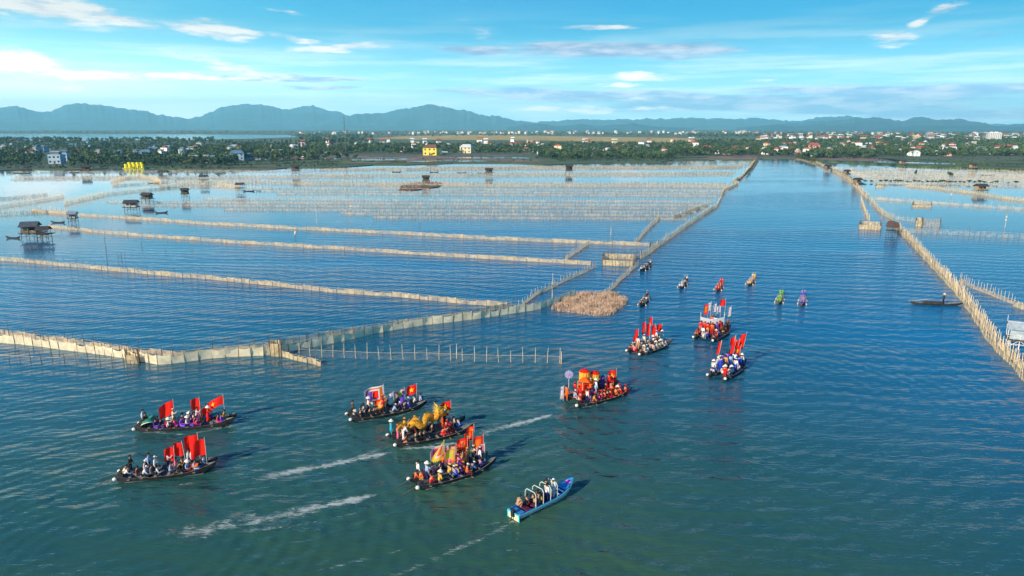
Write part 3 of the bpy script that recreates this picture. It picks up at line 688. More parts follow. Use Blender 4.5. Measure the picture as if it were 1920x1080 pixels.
hut('small brown hut where the right bank fence forks', 1607, 350, 4.2, 3, 1.8, 2.0, .4)
hut('tiny dark hut on the far right bank', 1551, 321, 4.2, 3, 1.8, 2.0, .4)
hut('tiny dark hut second along the far right bank', 1587, 332, 3.6, 3, 1.8, 2.0, .4)
hut('little hut beyond the right pond near the meadow', 1824, 318, 5, 3.4, 1.5, 2.2, .1, wall=strawm)
hut('grey hut on the pond row below the right shore', 1692, 310, 5, 3.4, 1.5, 2.2, .1, wall=mat('hut_pink', (.42,.26,.22), .9, .2, 2))
h_ = hut('white-posted hut with a grey tarp at the right edge', 1907, 652, 2.6, 2.4, 1.5, 1.6, -.5, roof=mat('tarp_grey', (.36,.42,.46), .7, .15, 2), wall=wht, closed=False, postm=wht)
MB().grid(lambda u, v: (-1.3+u*2.6, -1.25, 1.55+v*1.3), 6, 3).build('tarp', mat('tarp_grey', (.3,.3,.3)), h_)
MB().beam((-1.4,1.0,1.4), (-1.55,1.2,4.6), .05, .03).build('mast', wht, h_)
MB().ball((-.3,-.2,1.9), (.5,.4,.35)).ball((.5,.1,1.85), (.4,.4,.3)).build('net_heap', mat('netheap_blue', (.05,.09,.16), .9, .4, 5), h_)
# ------------------------------------------------------------------ small sampans by the huts (empty)
def hull_mesh(L, bw, hgt, rise_b, rise_s, stern_w=.0, name='hull', mats=None, ns=26, inner=True, bowpow=.75, thick=.05):
    """boat shell along +X from stern 0 to bow L, z=0 is the waterline"""
    mb = MB(); K = 9
    def half(s):
        e = 1-(max(0, (s-.55)/.45))**2.0
        st = stern_w+(1-stern_w)*min(1, (s/.38))**.6 if s < .38 else 1
        return bw*.5*max(.03, min(e**bowpow, st))
    def top(s): return hgt+rise_b*max(0, (s-.55)/.45)**2.2+rise_s*max(0, (.35-s)/.35)**2.0
    def bot(s): return -.18+(rise_b*1.02+.18)*max(0, (s-.78)/.22)**1.8+(rise_s+.12)*max(0, (.12-s)/.12)**1.5
    rows = []
    for i in range(ns+1):
        s = i/ns; x = L*s; hw = half(s); zt = top(s); zb = min(bot(s), zt-.05); sec = []
        for k in range(K):
            a = -1+2*k/(K-1); y = hw*a*(1.0); zz = zb+(zt-zb)*abs(a)**2.6
            sec.append((x, y, zz))
        for k in range(K):
            a = 1-2*k/(K-1); y = max(0, hw-thick)*a; zz = min(zt, zb+thick+.02+(zt-zb-thick-.02)*abs(a)**4)
            if not inner: zz = zt-.03
            sec.append((x, y, zz))
        rows.append(sec)
    n_ = 2*K; b = 0
    for sec in rows: mb.v += sec
    for i in range(ns):
        for k in range(n_):
            a, c = i*n_+k, i*n_+(k+1) % n_; mb.f.append((a, c, c+n_, a+n_)); mb.m.append(1 if k in (K-1, n_-1) else (0 if k < K else 2))
    mb.f += [tuple(range(n_))[::-1], tuple(range(ns*n_, ns*n_+n_))]; mb.m += [0, 0]
    return mb.mesh(name, mats, smooth=False), half, top
hullD = mat('hull_dark', (.035,.033,.035), .6, .35, 2, .2); hullT = mat('hull_trim', (.26,.23,.19), .7, .2, 3); hullI = mat('hull_inside', (.17,.18,.20), .75, .3, 2)
def small_sampan(label, px, py, L, rz):
    me, hf, tp = hull_mesh(L, L*.13, .35, .5, .45, .25, 'sampan', [hullD, hullT, hullI])
    root = obj('sampan', me, loc=G(px, py), rz=rz, label=label, category='boat', group='small dark sampans moored in the ponds')
    for s in (.3, .55, .75): MB().box((L*s, 0, .3), (.22, hf(s)*1.8, .05)).build('thwart', hullT, root)
    return root
small_sampan('little sampan with bow pointing left beside the large weathered hut', 38, 447, 4.5, R(176))
small_sampan('slim sampan tied at the white-walled stilt hut', 122, 418, 5, R(178)); small_sampan('small dark sampan drifting right of the two-room hut', 291, 400, 4.5, R(20))
small_sampan('sampan tied right of the small dark hut in the pond', 456, 359, 6, R(0)); small_sampan('sampan lying off the left shore', 24, 325, 13, R(3)); small_sampan('sampan left of the tangled dark hut', 130, 324, 7, R(5))
small_sampan('sampan below the dark hut right of the yellow floats', 276, 344, 7, R(8)); small_sampan('sampan near the far right pond row', 1838, 329, 9, R(0)); small_sampan('sampan left of the far middle shore', 705, 318, 8, R(2))
for i, x in enumerate((735, 805, 857, 895)): small_sampan('tiny sampan lying in line off the middle shore, %s from the left' % ORD[i], x, 323+i*.6, 7, R(3))
# ------------------------------------------------------------------ village
leafM = [mat('leaf_dark', (.045,.09,.042), .9, .45, .35), mat('leaf_mid', (.08,.135,.05), .9, .4, .35), mat('leaf_light', (.10,.13,.035), .9, .35, .35)]
bark = mat('bark', (.11,.085,.06), .9, .3, 3)
def crown_np(nq, seed, shape=(1,1,1), lobes=6, cs=.22):
    r = np.random.default_rng(seed); ctr = r.normal(size=(lobes, 3)); ctr /= np.linalg.norm(ctr, axis=1)[:, None]; ctr *= r.uniform(.25, .6, (lobes, 1)); ctr[:, 2] *= .8
    li = r.integers(0, lobes, nq); d = r.normal(size=(nq, 3)); d /= np.linalg.norm(d, axis=1)[:, None]
    rad = r.uniform(.28, .52, lobes)[li]*r.uniform(.55, 1.05, nq)
    c = (ctr[li]+d*rad[:, None])*np.array(shape)
    t1 = r.normal(size=(nq, 3)); t1 /= np.linalg.norm(t1, axis=1)[:, None]; t2 = np.cross(t1, r.normal(size=(nq, 3))); t2 /= np.linalg.norm(t2, axis=1)[:, None]
    s = r.uniform(.55, 1.2, (nq, 1))*cs
    V = np.stack([c-t1*s, c+t2*s*.6, c+t1*s, c-t2*s*.6], 1).reshape(-1, 3)
    Fq = np.arange(nq*4).reshape(-1, 4); return V, Fq, (li % 2)
TREE = []
KINDS_ = [('bushy', (1,1,.85), 420, .16, .30), ('narrow', (.55,.55,1.15), 340, .15, .35), ('spreading', (1.35,1.3,.7), 460, .17, .32), ('ragged', (.9,1.1,.95), 300, .18, .35)]
for i, (kn, sh, nq, cs, tr) in enumerate(KINDS_):
    for col in range(3):
        V, Fq, li = crown_np(nq, 10+i, sh, 7, cs); V = V*.45+np.array([0,0,.62])
        me = npmesh('crown', V, Fq, [leafM[col], leafM[min(2, col+1)]], li)
        tb = MB().tube([(0,0,-.02), (.02,.01,.3), (0,.02,.62)], [.035,.026,.014], 6)
        for q in range(4):
            t = q*1.6+i; tb.tube([(.01,.01,.3+.05*q), (cos(t)*.2*sh[0], sin(t)*.2*sh[1], .6+.04*q)], [.015,.006], 4)
        TREE.append((kn, ('dark green','mid green','pale green')[col], me, tb.mesh('trunk', bark)))
LM = [(-60,'at the far left shore'),(30,'left of the pale blue house'),(95,'beside the pale blue house'),(150,'past the pale blue house'),(215,'behind the yellow floats'),(300,'right of the yellow floats'),(400,'around the long blue sheds'),(470,'beside the blue gabled house'),(560,'left of the mast'),(630,'at the foot of the mast'),(680,'right of the mast'),(780,'by the yellow house'),(845,'between the yellow and cream houses'),(910,'right of the cream house'),(1010,'left of the mangroves'),(1100,'behind the mangroves'),(1200,'behind the right end of the mangroves'),(1290,'left of the channel end'),(1370,'near the left channel mouth'),(1430,'at the head of the channel'),(1505,'near the right channel mouth'),(1580,'right of the channel end'),(1660,'above the far right pond'),(1740,'before the twin towers'),(1800,'left of the broad tower'),(1860,'below the broad tower'),(1915,'at the right edge')]
cnt = {}
def where(px):
    l = [b for a, b in LM if a <= px][-1] if px >= -60 else LM[0][1]; return l
def ordinal(key):
    cnt[key] = cnt.get(key, 0)+1; return cnt[key]
pend = []
def tree(px, py, h, kind, col, z=.5, lab=None, grp='trees of the lagoon villages'):
    kn, cn, cm, tm = TREE[kind*3+col]
    root = obj('tree', None, loc=G(px, py, z), rz=rng.uniform(0, 6.28), sc=h, category='tree', group=grp)
    obj('crown', cm, root); obj('trunk', tm, root)
    pend.append((px, root, lab, '%s %s %s' % (kn, cn, {'trees of the lagoon villages':'tree','bushes on the channel banks':'bank bush'}.get(grp,'pond bush'))))
def finish(lst, fmt):
    d = {}
    for px, o, lab, look in lst:
        if lab: o['label'] = lab; continue
        d.setdefault((look, where(px)), []).append((px, o))
    for (look, wh), v in d.items():
        v.sort(key=lambda q: q[0])
        for i, (_, o) in enumerate(v):
            pos = '' if len(v) == 1 else (', %s such from left' % ORD[i])
            o['label'] = fmt % (look, wh)+pos
# individual trees: the nearest belt
for i in range(292):
    if i < 110: px = rng.uniform(-20, 650); py = rng.uniform(283, 306)
    elif i < 160: px = rng.uniform(640, 1020); py = rng.uniform(279, 289)
    elif i < 205: px = rng.uniform(1020, 1262); py = rng.uniform(293.5, 300.5)
    elif i < 238: px = rng.uniform(1260, 1500); py = rng.uniform(289, 294)
    else: px = rng.uniform(1500, 1930); py = rng.uniform(286, 298)
    if 75 < px < 130 and py > 285: continue
    if 790 < px < 900 and py > 283: continue
    dpt = G(px, py, .5).y
    k = int(rng.integers(0, 4)); c = int(rng.choice([0,0,1,1,2])) if px < 1000 else int(rng.choice([0,1,1]))
    h = rng.uniform(6, 11)
    if i >= 160 and i < 205: h = rng.uniform(4.5, 7); k = 0; c = int(rng.choice([0,1,1]))
    if i < 110 and py > 298: h = rng.uniform(3.5, 6)
    tree(px, py, h, k, c)
for j, (x, y, h) in enumerate([(250,303,11),(1005+2,300,5),(650,300,9),(667,300,7),(810,294,5)]): tree(x, y, h, 0, 0)
# bushes on the channel banks and in the right pond
for j in range(15):
    t = j/14; x = 1422-22*t+rng.uniform(-1,1); y = 300+28*t; tree(x, y, rng.uniform(1.8,3.0), 0, int(rng.integers(0,3)), .3, None, 'bushes on the channel banks')
for j in range(10):
    t = j/9; x = 1493+34*t; y = 297+9*t; tree(x, y, rng.uniform(3,5.5), 3, int(rng.integers(0,3)), .3, None, 'bushes on the channel banks')
for j in range(34):
    x = [1604,1612,1622,1634,1652,1660,1668,1678,1684,1690,1700,1706,1716,1722,1730,1740,1746,1752,1758,1764,1770,1776,1784,1790,1800,1808,1816,1828,1838,1846,1858,1866,1890,1905][j]
    tree(x, 343+(x-1600)*.010, rng.uniform(1.6, 3.0), 2, int(rng.integers(0,2)), -.3, None, 'low mangrove clumps in the right pond')
tree(1781,335,5.5,0,1,-.4,'round mangrove bush standing alone in water at far right'); tree(1716,330,4.5,1,1,-.4,'small mangrove bush alone in water, left of the round one')
finish(pend, '%s %s')
# masses of trees (uncountable woodland)
def forest(name, label, boxes, N, hr, nq, seed, cs=.30):
    r = np.random.default_rng(seed); TM = []
    for i in range(6):
        V, Fq, li = crown_np(nq, 50+i+seed, KINDS_[i % 4][1], 5, cs); TM.append((V*.5+np.array([0,0,.5]), Fq))
    VV, FF, MI = [], [], []; off = 0
    tot = sum(b[4] for b in boxes)
    for (x0, x1, y0, y1, wgt, *skip) in boxes:
        for k in range(int(N*wgt/tot)):
            px, py = r.uniform(x0, x1), y0+(y1-y0)*r.uniform(0, 1)
            if skip and any(a <= px <= b and c <= py <= d for a, b, c, d in skip[0]): continue
            g = G(px, py, .5); V, Fq = TM[r.integers(0, 6)]; h = r.uniform(*hr); a = r.uniform(0, 6.28)
            ca, sa = cos(a), sin(a); X_ = (V[:, 0]*ca-V[:, 1]*sa)*h*1.25+g.x; Y_ = (V[:, 0]*sa+V[:, 1]*ca)*h*1.25+g.y
            VV.append(np.stack([X_, Y_, V[:, 2]*h+.3], 1)); FF.append(Fq+off); off += len(V); MI.append(np.full(len(Fq), r.choice([0,0,0,1,1,2])))
    return obj(name, npmesh(name, np.concatenate(VV), np.concatenate(FF), leafM, np.concatenate(MI)), kind='stuff', label=label)
keep = [(78,134,284,312), (792,832,282,296), (858,892,281,292)]
forest('woodland', 'dark tree belt with village gardens behind the ponds', [(-60,640,267,300,6,keep),(-60,440,298,311,1.8,keep),(640,1010,273,289,2.6,keep),(1010,1262,272,298,3.2),(1262,1500,268,292,3.4),(1500,1960,264,297,9.5,[(1640,1960,293,300)])], 7000, (5.5, 9.5), 44, 1)
forest('far_woodland', 'hazy blue-green woods of the far plain', [(-100,1980,243,250,4),(540,1960,249,256,1.5),(1290,1960,249,270,6,[(1290,1560,259,267)]),(-100,400,262,268,.6),(560,700,255,270,.5)], 5600, (8, 12), 32, 2, .38)
forest('shore_scrub', 'low scrub along the pond shore', [(-40,440,309,317,1),(430,640,300,313,1),(1040,1262,297,303,1.0),(1500,1640,293,298,.4),(640,1000,291,304,.35),(1640,1960,297,312,.5)], 900, (1.2, 2.8), 40, 3)
# ---------- houses
wallc = {'white': mat('wall_white', (.78,.77,.74), .85, .08, .5), 'cream': mat('wall_cream', (.74,.62,.38), .85, .08, .5), 'pale blue': mat('wall_haze_blue', (.36,.48,.58), .85, .1, .5), 'pink': mat('wall_pink', (.66,.40,.32), .85, .1, .5), 'yellow': mat('wall_yellow', (.85,.62,.10), .85, .06, .5), 'grey': mat('wall_grey', (.38,.38,.37), .85, .15, .5)}  # pale blue: hazy shade of the left houses put into the wall colour
roofc = {'red tile': mat('roof_red', (.42,.10,.06), .85, .2, .8), 'blue metal': mat('roof_blue', (.12,.21,.31), .6, .15, .6), 'grey sheet': mat('roof_grey', (.30,.31,.33), .7, .2, .6), 'white sheet': mat('roof_white', (.66,.67,.68), .6, .1, .6), 'brown tile': mat('roof_brown', (.20,.09,.06), .85, .2, .8)}
glass = mat('window_dark', (.02,.03,.04), .2, .2, 1); door_m = mat('door_wood', (.12,.07,.04), .7, .2, 1)
HM = {}
def house_parts(kind):
    if kind in HM: return HM[kind]
    P_ = []
    if kind == 'cottage': w_, d_, h_, n_ = 9, 7, 3.2, 1
    elif kind == 'block': w_, d_, h_, n_ = 9, 8, 6.8, 2
    elif kind == 'tube': w_, d_, h_, n_ = 5, 11, 9.6, 3
    elif kind == 'shed': w_, d_, h_, n_ = 16, 9, 3.6, 1
    else: w_, d_, h_, n_ = 12, 9, 6.4, 2
    wl = MB().box((0,0,h_/2), (w_, d_, h_))
    for f in range(1, n_): wl.box((0, -d_/2-.06, h_*f/n_), (w_+.3, .18, .22))
    for s in (-1, 1): wl.box((s*(w_/2-.1), -d_/2-.05, h_/2), (.3, .16, h_))
    rf = MB()
    if kind in ('block', 'tube'):
        wl.box((0,0,h_+.35), (w_+.5, d_+.5, .25)); rf.box((0, .5, h_+1.2), (w_*.6, d_*.6, 1.5)); 
        hr = 1.0; z = h_+1.98
        for s in (-1, 1): rf.add([(-w_*.4, s*d_*.4, z), (w_*.4, s*d_*.4, z), (w_*.4, 0, z+hr), (-w_*.4, 0, z+hr)], [(0,1,2,3)])
        for s in (-1, 1): rf.add([(s*w_*.4, -d_*.4, z), (s*w_*.4, d_*.4, z), (s*w_*.4, 0, z+hr)], [(0,1,2)])
    else:
        e = .7; hr = d_*.30; hip = 0 if kind != 'villa' else 2.5
        a, b = w_/2+e, d_/2+e; z = h_
        vs = [(-a,-b,z),(a,-b,z),(a,b,z),(-a,b,z),(-a+hip,0,z+hr),(a-hip,0,z+hr)]
        rf.add(vs, [(0,1,5,4),(2,3,4,5),(1,2,5),(3,0,4),(0,3,2,1)])
        if not hip: wl.add([(s*w_/2, y, zz) for s in (-1,1) for y, zz in ((-d_/2,h_),(d_/2,h_),(0,h_+hr*.85))], [(0,1,2),(5,4,3)])
    win = MB().box((0,0,0), (1.3,.12,1.3)).box((0,-.08,0), (1.5,.06,.08)).box((0,-.08,0), (.08,.06,1.5))
    dr = MB().box((0,0,1.05), (1.2,.14,2.1)).box((0,0,2.3), (1.8,.5,.14))
    pos = []; nw = 3 if w_ > 6 else 2
    for f in range(n_):
        for q in range(nw):
            x = (q-(nw-1)/2)*w_/nw
            if f == 0 and q == nw//2: continue
            pos.append((x, -d_/2-.05, h_*(f+.55)/n_, 0))
        pos.append((-w_/2-.05, 0, h_*(f+.55)/n_, R(90)))
    HM[kind] = (wl.mesh('wall', wallc['white']), rf.mesh('roof', roofc['red tile']), win.mesh('window', glass), dr.mesh('door', door_m), pos, d_)
    return HM[kind]
hp = []
def house(px, py, kind, wc, rc, rz=0.0, sc=1.0, lab=None, det=True):
    wl, rf, wi, dr, pos, d_ = house_parts(kind)
    root = obj('house', None, loc=G(px, py, .45), rz=rz, sc=sc, category='house', group='houses of the lagoon villages')
    o = obj('wall', wl, root); recolor(o, [wallc[wc]]); o = obj('roof', rf, root); recolor(o, [roofc[rc]])
    if det:
        for p in pos:
            o = obj('window', wi, root, p[:3]); o.rotation_euler[2] = p[3]
        obj('door', dr, root, (0, -d_/2-.06, 0))
    nm = {'cottage':'low','block':'two-storey','tube':'slim','shed':'long','villa':'hipped'}[kind]
    hp.append((px, root, lab, '%s %s house, %s roof,' % (nm, wc, rc)))
    return root
house(108,307,'block','pale blue','grey sheet',.1,1.15,'two-storey pale blue house with balconies at the left shore'); house(124,301,'block','pale blue','blue metal',-.1,1.0,'plain pale blue house right behind the shore one')
house(222,296,'villa','pale blue','blue metal',.1,.9); house(60,296,'block','grey','brown tile',.1,.9); house(232,302,'cottage','pale blue','grey sheet',0,1.0)
house(275,297,'villa','pale blue','blue metal',.0,1.0); house(345,296,'tube','pale blue','grey sheet',0,.9); house(372,303,'shed','grey','grey sheet',0,1.0); house(408,305,'shed','pale blue','blue metal',0,1.1); house(358,288,'block','white','grey sheet',.2,.9)
house(445,300,'villa','pale blue','blue metal',.35,1.05,'blue gabled house with wide roof left of the mast'); house(462,299,'cottage','pale blue','blue metal',-.35,1.2); house(432,300,'tube','white','grey sheet',.4,.5); house(520,290,'shed','grey','grey sheet',0,1)
house(809,291,'villa','yellow','brown tile',R(-12),1.35,'bright yellow house with a brown roof above the mud flats'); house(875,287,'villa','cream','white sheet',R(-14),1.2,'cream villa with dark window openings right of the yellow house'); house(834,290,'cottage','yellow','white sheet',0,.7)
for x in (785,790): pass
house(800,283,'shed','white','white sheet',.2,.5)
house(1325,284,'villa','cream','red tile',-.3,.9); house(1525,283,'villa','pink','red tile',-.3,1.2,'big red-roofed house right of the channel end')
hr_ = np.random.default_rng(12); wk = ['white']*9+['cream']*3+['pink','grey','grey']; rk = ['red tile']*5+['grey sheet','white sheet','white sheet','white sheet','blue metal','brown tile']
N = 0
for i in range(252):
    if i < 60: px, py = hr_.uniform(-10, 640), hr_.uniform(272, 298)
    elif i < 88: px, py = hr_.uniform(640, 1010), hr_.uniform(273, 285)
    elif i < 134: px, py = hr_.uniform(1010, 1440), hr_.uniform(276, 291)
    else: px, py = hr_.uniform(1440, 1930), hr_.uniform(268, 293)
    if 780 < px < 900 and py > 281: continue
    k = hr_.choice(['cottage','cottage','block','block','tube','shed','villa']); wc = hr_.choice(wk); rc = hr_.choice(rk)
    if px < 520 : wc = hr_.choice(['pale blue','grey','grey','white']); rc = hr_.choice(['grey sheet','blue metal','brown tile'])  # left side: blue haze and shade carried by the wall colours
    house(px, py, k, wc, rc, float(hr_.choice([hr_.uniform(-.5,.5), R(70)+hr_.uniform(-.3,.3)])), float(hr_.uniform(.62, .95)), det=(py > 279))
finish(hp, '%s %s')
# distant town: past the 300 largest, one mass
r = np.random.default_rng(5); mb = MB()
mats_ = [wallc['white'], wallc['cream'], roofc['red tile'], wallc['pink'], roofc['grey sheet']]
for k in range(300):
    if k < 215: px = r.uniform(1290, 1960) if k < 150 else r.uniform(960, 1960); py = r.uniform(251, 268)
    else: px = r.uniform(560, 1300); py = r.uniform(249, 253) if k < 280 else r.uniform(268, 273)
    if 690 < px < 1420 and 252 < py < 268: py = r.uniform(248.5, 252)
    g = G(px, py, .5); a = r.uniform(-.6, .6); s = r.uniform(.6, 1.05)*(1+g.y/9000); w_, d_, h_ = 9*s, 8*s, 6*s*r.uniform(.6,1.3)
    mb.box((g.x, g.y, h_/2+1), (w_, d_, h_+2), a, int(r.choice([0,0,0,1,3])))
    ca, sa = cos(a), sin(a); f = lambda x, y, z: (g.x+x*ca-y*sa, g.y+x*sa+y*ca, z+5)
    e = w_/2+.6; q = d_/2+.6
    mb.add([f(-e,-q,h_), f(e,-q,h_), f(e,q,h_), f(-e,q,h_), f(-e,0,h_+2), f(e,0,h_+2)], [(0,1,5,4),(2,3,4,5),(1,2,5),(3,0,4)], int(r.choice([2,2,4,0])))
mb.build('distant_town', mats_, kind='stuff', label='scatter of tiny pale houses across the far plain')
# towers
def tower(label, px, py, ytop, wpx, depth, wc, nfl, nbay):
    g = G(px, py, .5); d = ray(px, ytop); h = H+d.z*(g.y/d.y)-.5; w_ = wpx/F*g.y*1.02
    root = obj('apartment_tower', None, loc=g, rz=R(-12), label=label, category='tower', group='apartment towers on the skyline')
    wl = MB().box((0,0,h/2), (w_, depth, h)).box((0,0,h+.4), (w_*.9, depth*.8, .8)).box((w_*.15,0,h+1.4), (w_*.22, depth*.4, 1.6))
    for q in range(nbay+1): wl.box(((q/nbay-.5)*w_, -depth/2-.2, h/2), (.5, .5, h))
    wl.build('wall', wallc[wc], root)
    for f in range(nfl):
        wb = MB()
        for q in range(nbay): wb.box((((q+.5)/nbay-.5)*w_, -depth/2-.06, h*(f+.55)/nfl), (w_/nbay*.62, .12, h/nfl*.5))
        for q in range(3): wb.box((-w_/2-.06, (q-1)*depth*.3, h*(f+.55)/nfl), (.12, depth*.16, h/nfl*.5))
        wb.build('window_row', glass, root)
tower('broad pale apartment tower at the far right', 1861, 268, 249, 21, 12, 'white', 12, 7)
tower('small cream apartment tower left of the grey one', 1717, 265, 254, 9.5, 9, 'cream', 8, 4)
tower('narrow grey apartment tower between the cream and the broad one', 1740, 265, 250, 11, 9, 'grey', 11, 4)
# radio mast
g = G(649, 300, .5); root = obj('radio_mast', None, loc=g, label='slender lattice radio mast rising above the village left of centre', category='mast')
mb = MB(); hh = H+ray(649,219).z*(g.y/ray(649,219).y); s = .55
for i in range(3):
    a = i*2.094; mb.beam((cos(a)*s, sin(a)*s, 0), (cos(a)*s*.6, sin(a)*s*.6, hh), .13, .10, 4)
k = 0
while k*1.6 < hh-2:
    for i in range(3):
        a, b = i*2.094, (i+1)*2.094; z = k*1.6; mb.beam((cos(a)*s, sin(a)*s, z), (cos(b)*s, sin(b)*s, z+1.6), .05, .05, 3)
    k += 1
mb.build('lattice', mat('mast_steel', (.16,.17,.19), .6, .1, 1), root); MB().beam((0,0,hh-1), (0,0,hh+3), .07).build('antenna', mat('mast_steel', (1,1,1)), root)
# yellow floats
g = G(252, 315.5, .3); root = obj('yellow_float_raft', None, loc=g, rz=.02, label='raft of bright yellow rounded floats moored at the left shore', category='raft', group=None); root.scale = (1.25, 1.25, 1.35)
ym = mat('float_yellow', (.80,.70,.01), .5, .1, 1)
for i in range(9):
    MB().lathe((0,0,0), [(.05,-1.2),(.8,-1.2),(.95,-.9),(.95,.9),(.8,1.2),(.05,1.2)], 12).build('float', ym, root, loc=((i%5-2)*2.6+(1.2 if i > 4 else 0), (.0 if i < 5 else 1.9), 1.3+(.9 if i > 4 else 0)))
MB().box((0,.5,.1), (13.5,4,.25)).build('deck', ym, root)
# ------------------------------------------------------------------ people
skinM = mat('skin', (.42,.24,.16), .6, .06, 6); hairM = mat('hair', (.012,.010,.010), .6, .2, 8); eyeM = mat('eye', (.02,.015,.015), .3, .0)
strawH = mat('straw_hat', (.78,.72,.58), .8, .08, 8)
def skin_mesh(name, chains, mats, sub=1):
    """chains: list of lists of (point, radius); shared points are welded"""
    vs, rs, es, key = [], [], [], {}
    for ch in chains:
        prev = None
        for p, r_ in ch:
            k = tuple(round(c, 4) for c in p)
            if k not in key: key[k] = len(vs); vs.append(p); rs.append(r_)
            i = key[k]
            if prev is not None and prev != i: es.append((prev, i))
            prev = i
    me = bpy.data.meshes.new('t'); me.from_pydata(vs, es, []); o = bpy.data.objects.new('t', me); C.objects.link(o)
    o.modifiers.new('s', 'SKIN'); 
    if not me.skin_vertices: 
        bm = bmesh.new(); bm.from_mesh(me); bm.verts.layers.skin.verify(); bm.to_mesh(me); bm.free()
    for i, sv in enumerate(me.skin_vertices[0].data): sv.radius = (rs[i], rs[i]); sv.use_root = (i == 0)
    ss = o.modifiers.new('b', 'SUBSURF'); ss.levels = sub; ss.render_levels = sub
    dg = bpy.context.evaluated_depsgraph_get(); dg.update()
    out = bpy.data.meshes.new_from_object(o.evaluated_get(dg)); out.name = name
    bpy.data.objects.remove(o)
    out.materials.clear()
    for m_ in mats: out.materials.append(m_)
    out.polygons.foreach_set('use_smooth', [True]*len(out.polygons))
    return out
POSES = {}
def pose(name):
    if name in POSES: return POSES[name]
    sit = name.startswith('sit'); squat = name == 'squat'
    lean = {'stand':.05,'pole':.03,'row':.5,'sit':.15,'sitpole':.05,'sitrow':.42,'squat':.45}[name]
    pz = .10 if sit else (.26 if squat else .92)
    def T(p):      # torso point given upright offset from pelvis
        x, y, z = p; return (x*cos(lean)+z*sin(lean), y, pz+z*cos(lean)-x*sin(lean))
    Pv = (0,0,pz); W_ = T((0,0,.16)); Cs = T((0,0,.36)); Nk = T((0,0,.50)); 
    hd = [T((.01,0,.57)), T((.03,0,.655)), T((.02,0,.735))]
    hc = Vector(T((.025,0,.66)))
    S = [T((0,s*.17,.44)) for s in (-1,1)]
    if name in ('pole','sitpole'): E = [T((.22,-.2,.30)), T((.2,.22,.22))]; Wr = [T((.38,-.06,.50)), T((.38,.03,.26))]
    elif name in ('row','sitrow'): E = [T((.24,-.2,.24)), T((.24,.2,.24))]; Wr = [T((.47,-.1,.2)), T((.47,.1,.2))]
    elif name == 'squat': E = [T((.25,-.2,.25)), T((.25,.2,.25))]; Wr = [(.5,-.12,.42), (.5,.12,.42)]
    elif name == 'sit': E = [T((.07,-.24,.18)), T((.07,.24,.18))]; Wr = [(.30,-.14,.27), (.30,.14,.27)]
    else: E = [T((-.02,-.25,.17)), T((.06,.25,.17))]; Wr = [T((.06,-.27,-.06)), T((.22,.2,.02))]
    if sit: Hp = [(.03,s*.09,pz) for s in (-1,1)]; Kn = [(.42,s*.13,pz+.05) for s in (-1,1)]; An = [(.38,s*.13,-.30) for s in (-1,1)]; To = [(.54,s*.14,-.33) for s in (-1,1)]
    elif squat: Hp = [(.03,s*.1,pz) for s in (-1,1)]; Kn = [(.36,s*.18,.48) for s in (-1,1)]; An = [(.14,s*.16,.08) for s in (-1,1)]; To = [(.30,s*.18,.04) for s in (-1,1)]
    else: Hp = [(0,s*.09,pz-.04) for s in (-1,1)]; Kn = [(.03,s*.11,.48) for s in (-1,1)]; An = [(-.02,s*.12,.08) for s in (-1,1)]; To = [(.14,s*.14,.035) for s in (-1,1)]
    body = [[(Pv,.115),(W_,.105),(Cs,.125),(Nk,.05),(hd[0],.072),(hd[1],.095),(hd[2],.065)]]
    for i in (0,1):
        w = Vector(Wr[i]); f = (w-Vector(E[i])).normalized(); pm = w+f*.075
        body.append([(Cs,.125),(S[i],.058),(E[i],.04),(Wr[i],.026),(tuple(pm),.034)])
        body.append([(Pv,.115),(Hp[i],.085),(Kn[i],.055),(An[i],.036),(To[i],.03)])
    me = skin_mesh('body', body, [skinM, eyeM])
    ex = MB()
    for i in (0,1):     # five separate fingers on each hand
        w = Vector(Wr[i]); f = (w-Vector(E[i])).normalized(); sd_ = Vector((0,1,0)).cross(f).normalized(); lat = f.cross(sd_).normalized(); cu = -sd_ if i else -sd_
        for q, L in enumerate((.062,.074,.068,.052)):
            a = w+f*.085+lat*((q-1.5)*.017); b = a+f*L*.55; c = b+(f*.5+cu*.8).normalized()*L*.5
            ex.tube([a, b, c], [.010,.009,.007], 5)
        a = w+f*.04+lat*(-.028); b = a+(f+lat*-1.1).normalized()*.035; ex.tube([a, b, b+f*.03], [.011,.010,.008], 5)
    fx = Vector((cos(lean),0,-sin(lean))); uz = Vector((sin(lean),0,cos(lean)))
    ex.tube([hc+fx*.085+uz*.02, hc+fx*.118-uz*.015], [.008,.016], 5)             # nose
    ex.beam(hc+fx*.095-uz*.05+Vector((0,-.025,0)), hc+fx*.095-uz*.05+Vector((0,.025,0)), .007, k=4)   # lips
    for s in (-1,1):
        ex.ball(tuple(hc+fx*.088+uz*.022+Vector((0,s*.034,0))), .012, 6, 1); ex.ball(tuple(hc+Vector((0,s*.092,0))), (.02,.012,.03), 6)
    bm = bmesh.new(); bm.from_mesh(me); t = ex.mesh('t', [skinM, eyeM], True); bm.from_mesh(t); bm.to_mesh(me); bm.free()
    def sh(p, q, t): return tuple(Vector(p).lerp(Vector(q), t))
    shirt = [[(sh(Pv,W_,-.15),.135),(W_,.125),(Cs,.15),(sh(Cs,Nk,.72),.075)]]
    for i in (0,1): shirt.append([(Cs,.15),(S[i],.078),(E[i],.056),(sh(E[i],Wr[i],.85),.044)])
    sm = skin_mesh('shirt', shirt, [None])
    tr = [[(W_,.112),(Pv,.128)]]
    for i in (0,1): tr.append([(Pv,.128),(Hp[i],.102),(Kn[i],.073),(sh(Kn[i],An[i],.92),.055)])
    tm = skin_mesh('trousers', tr, [None])
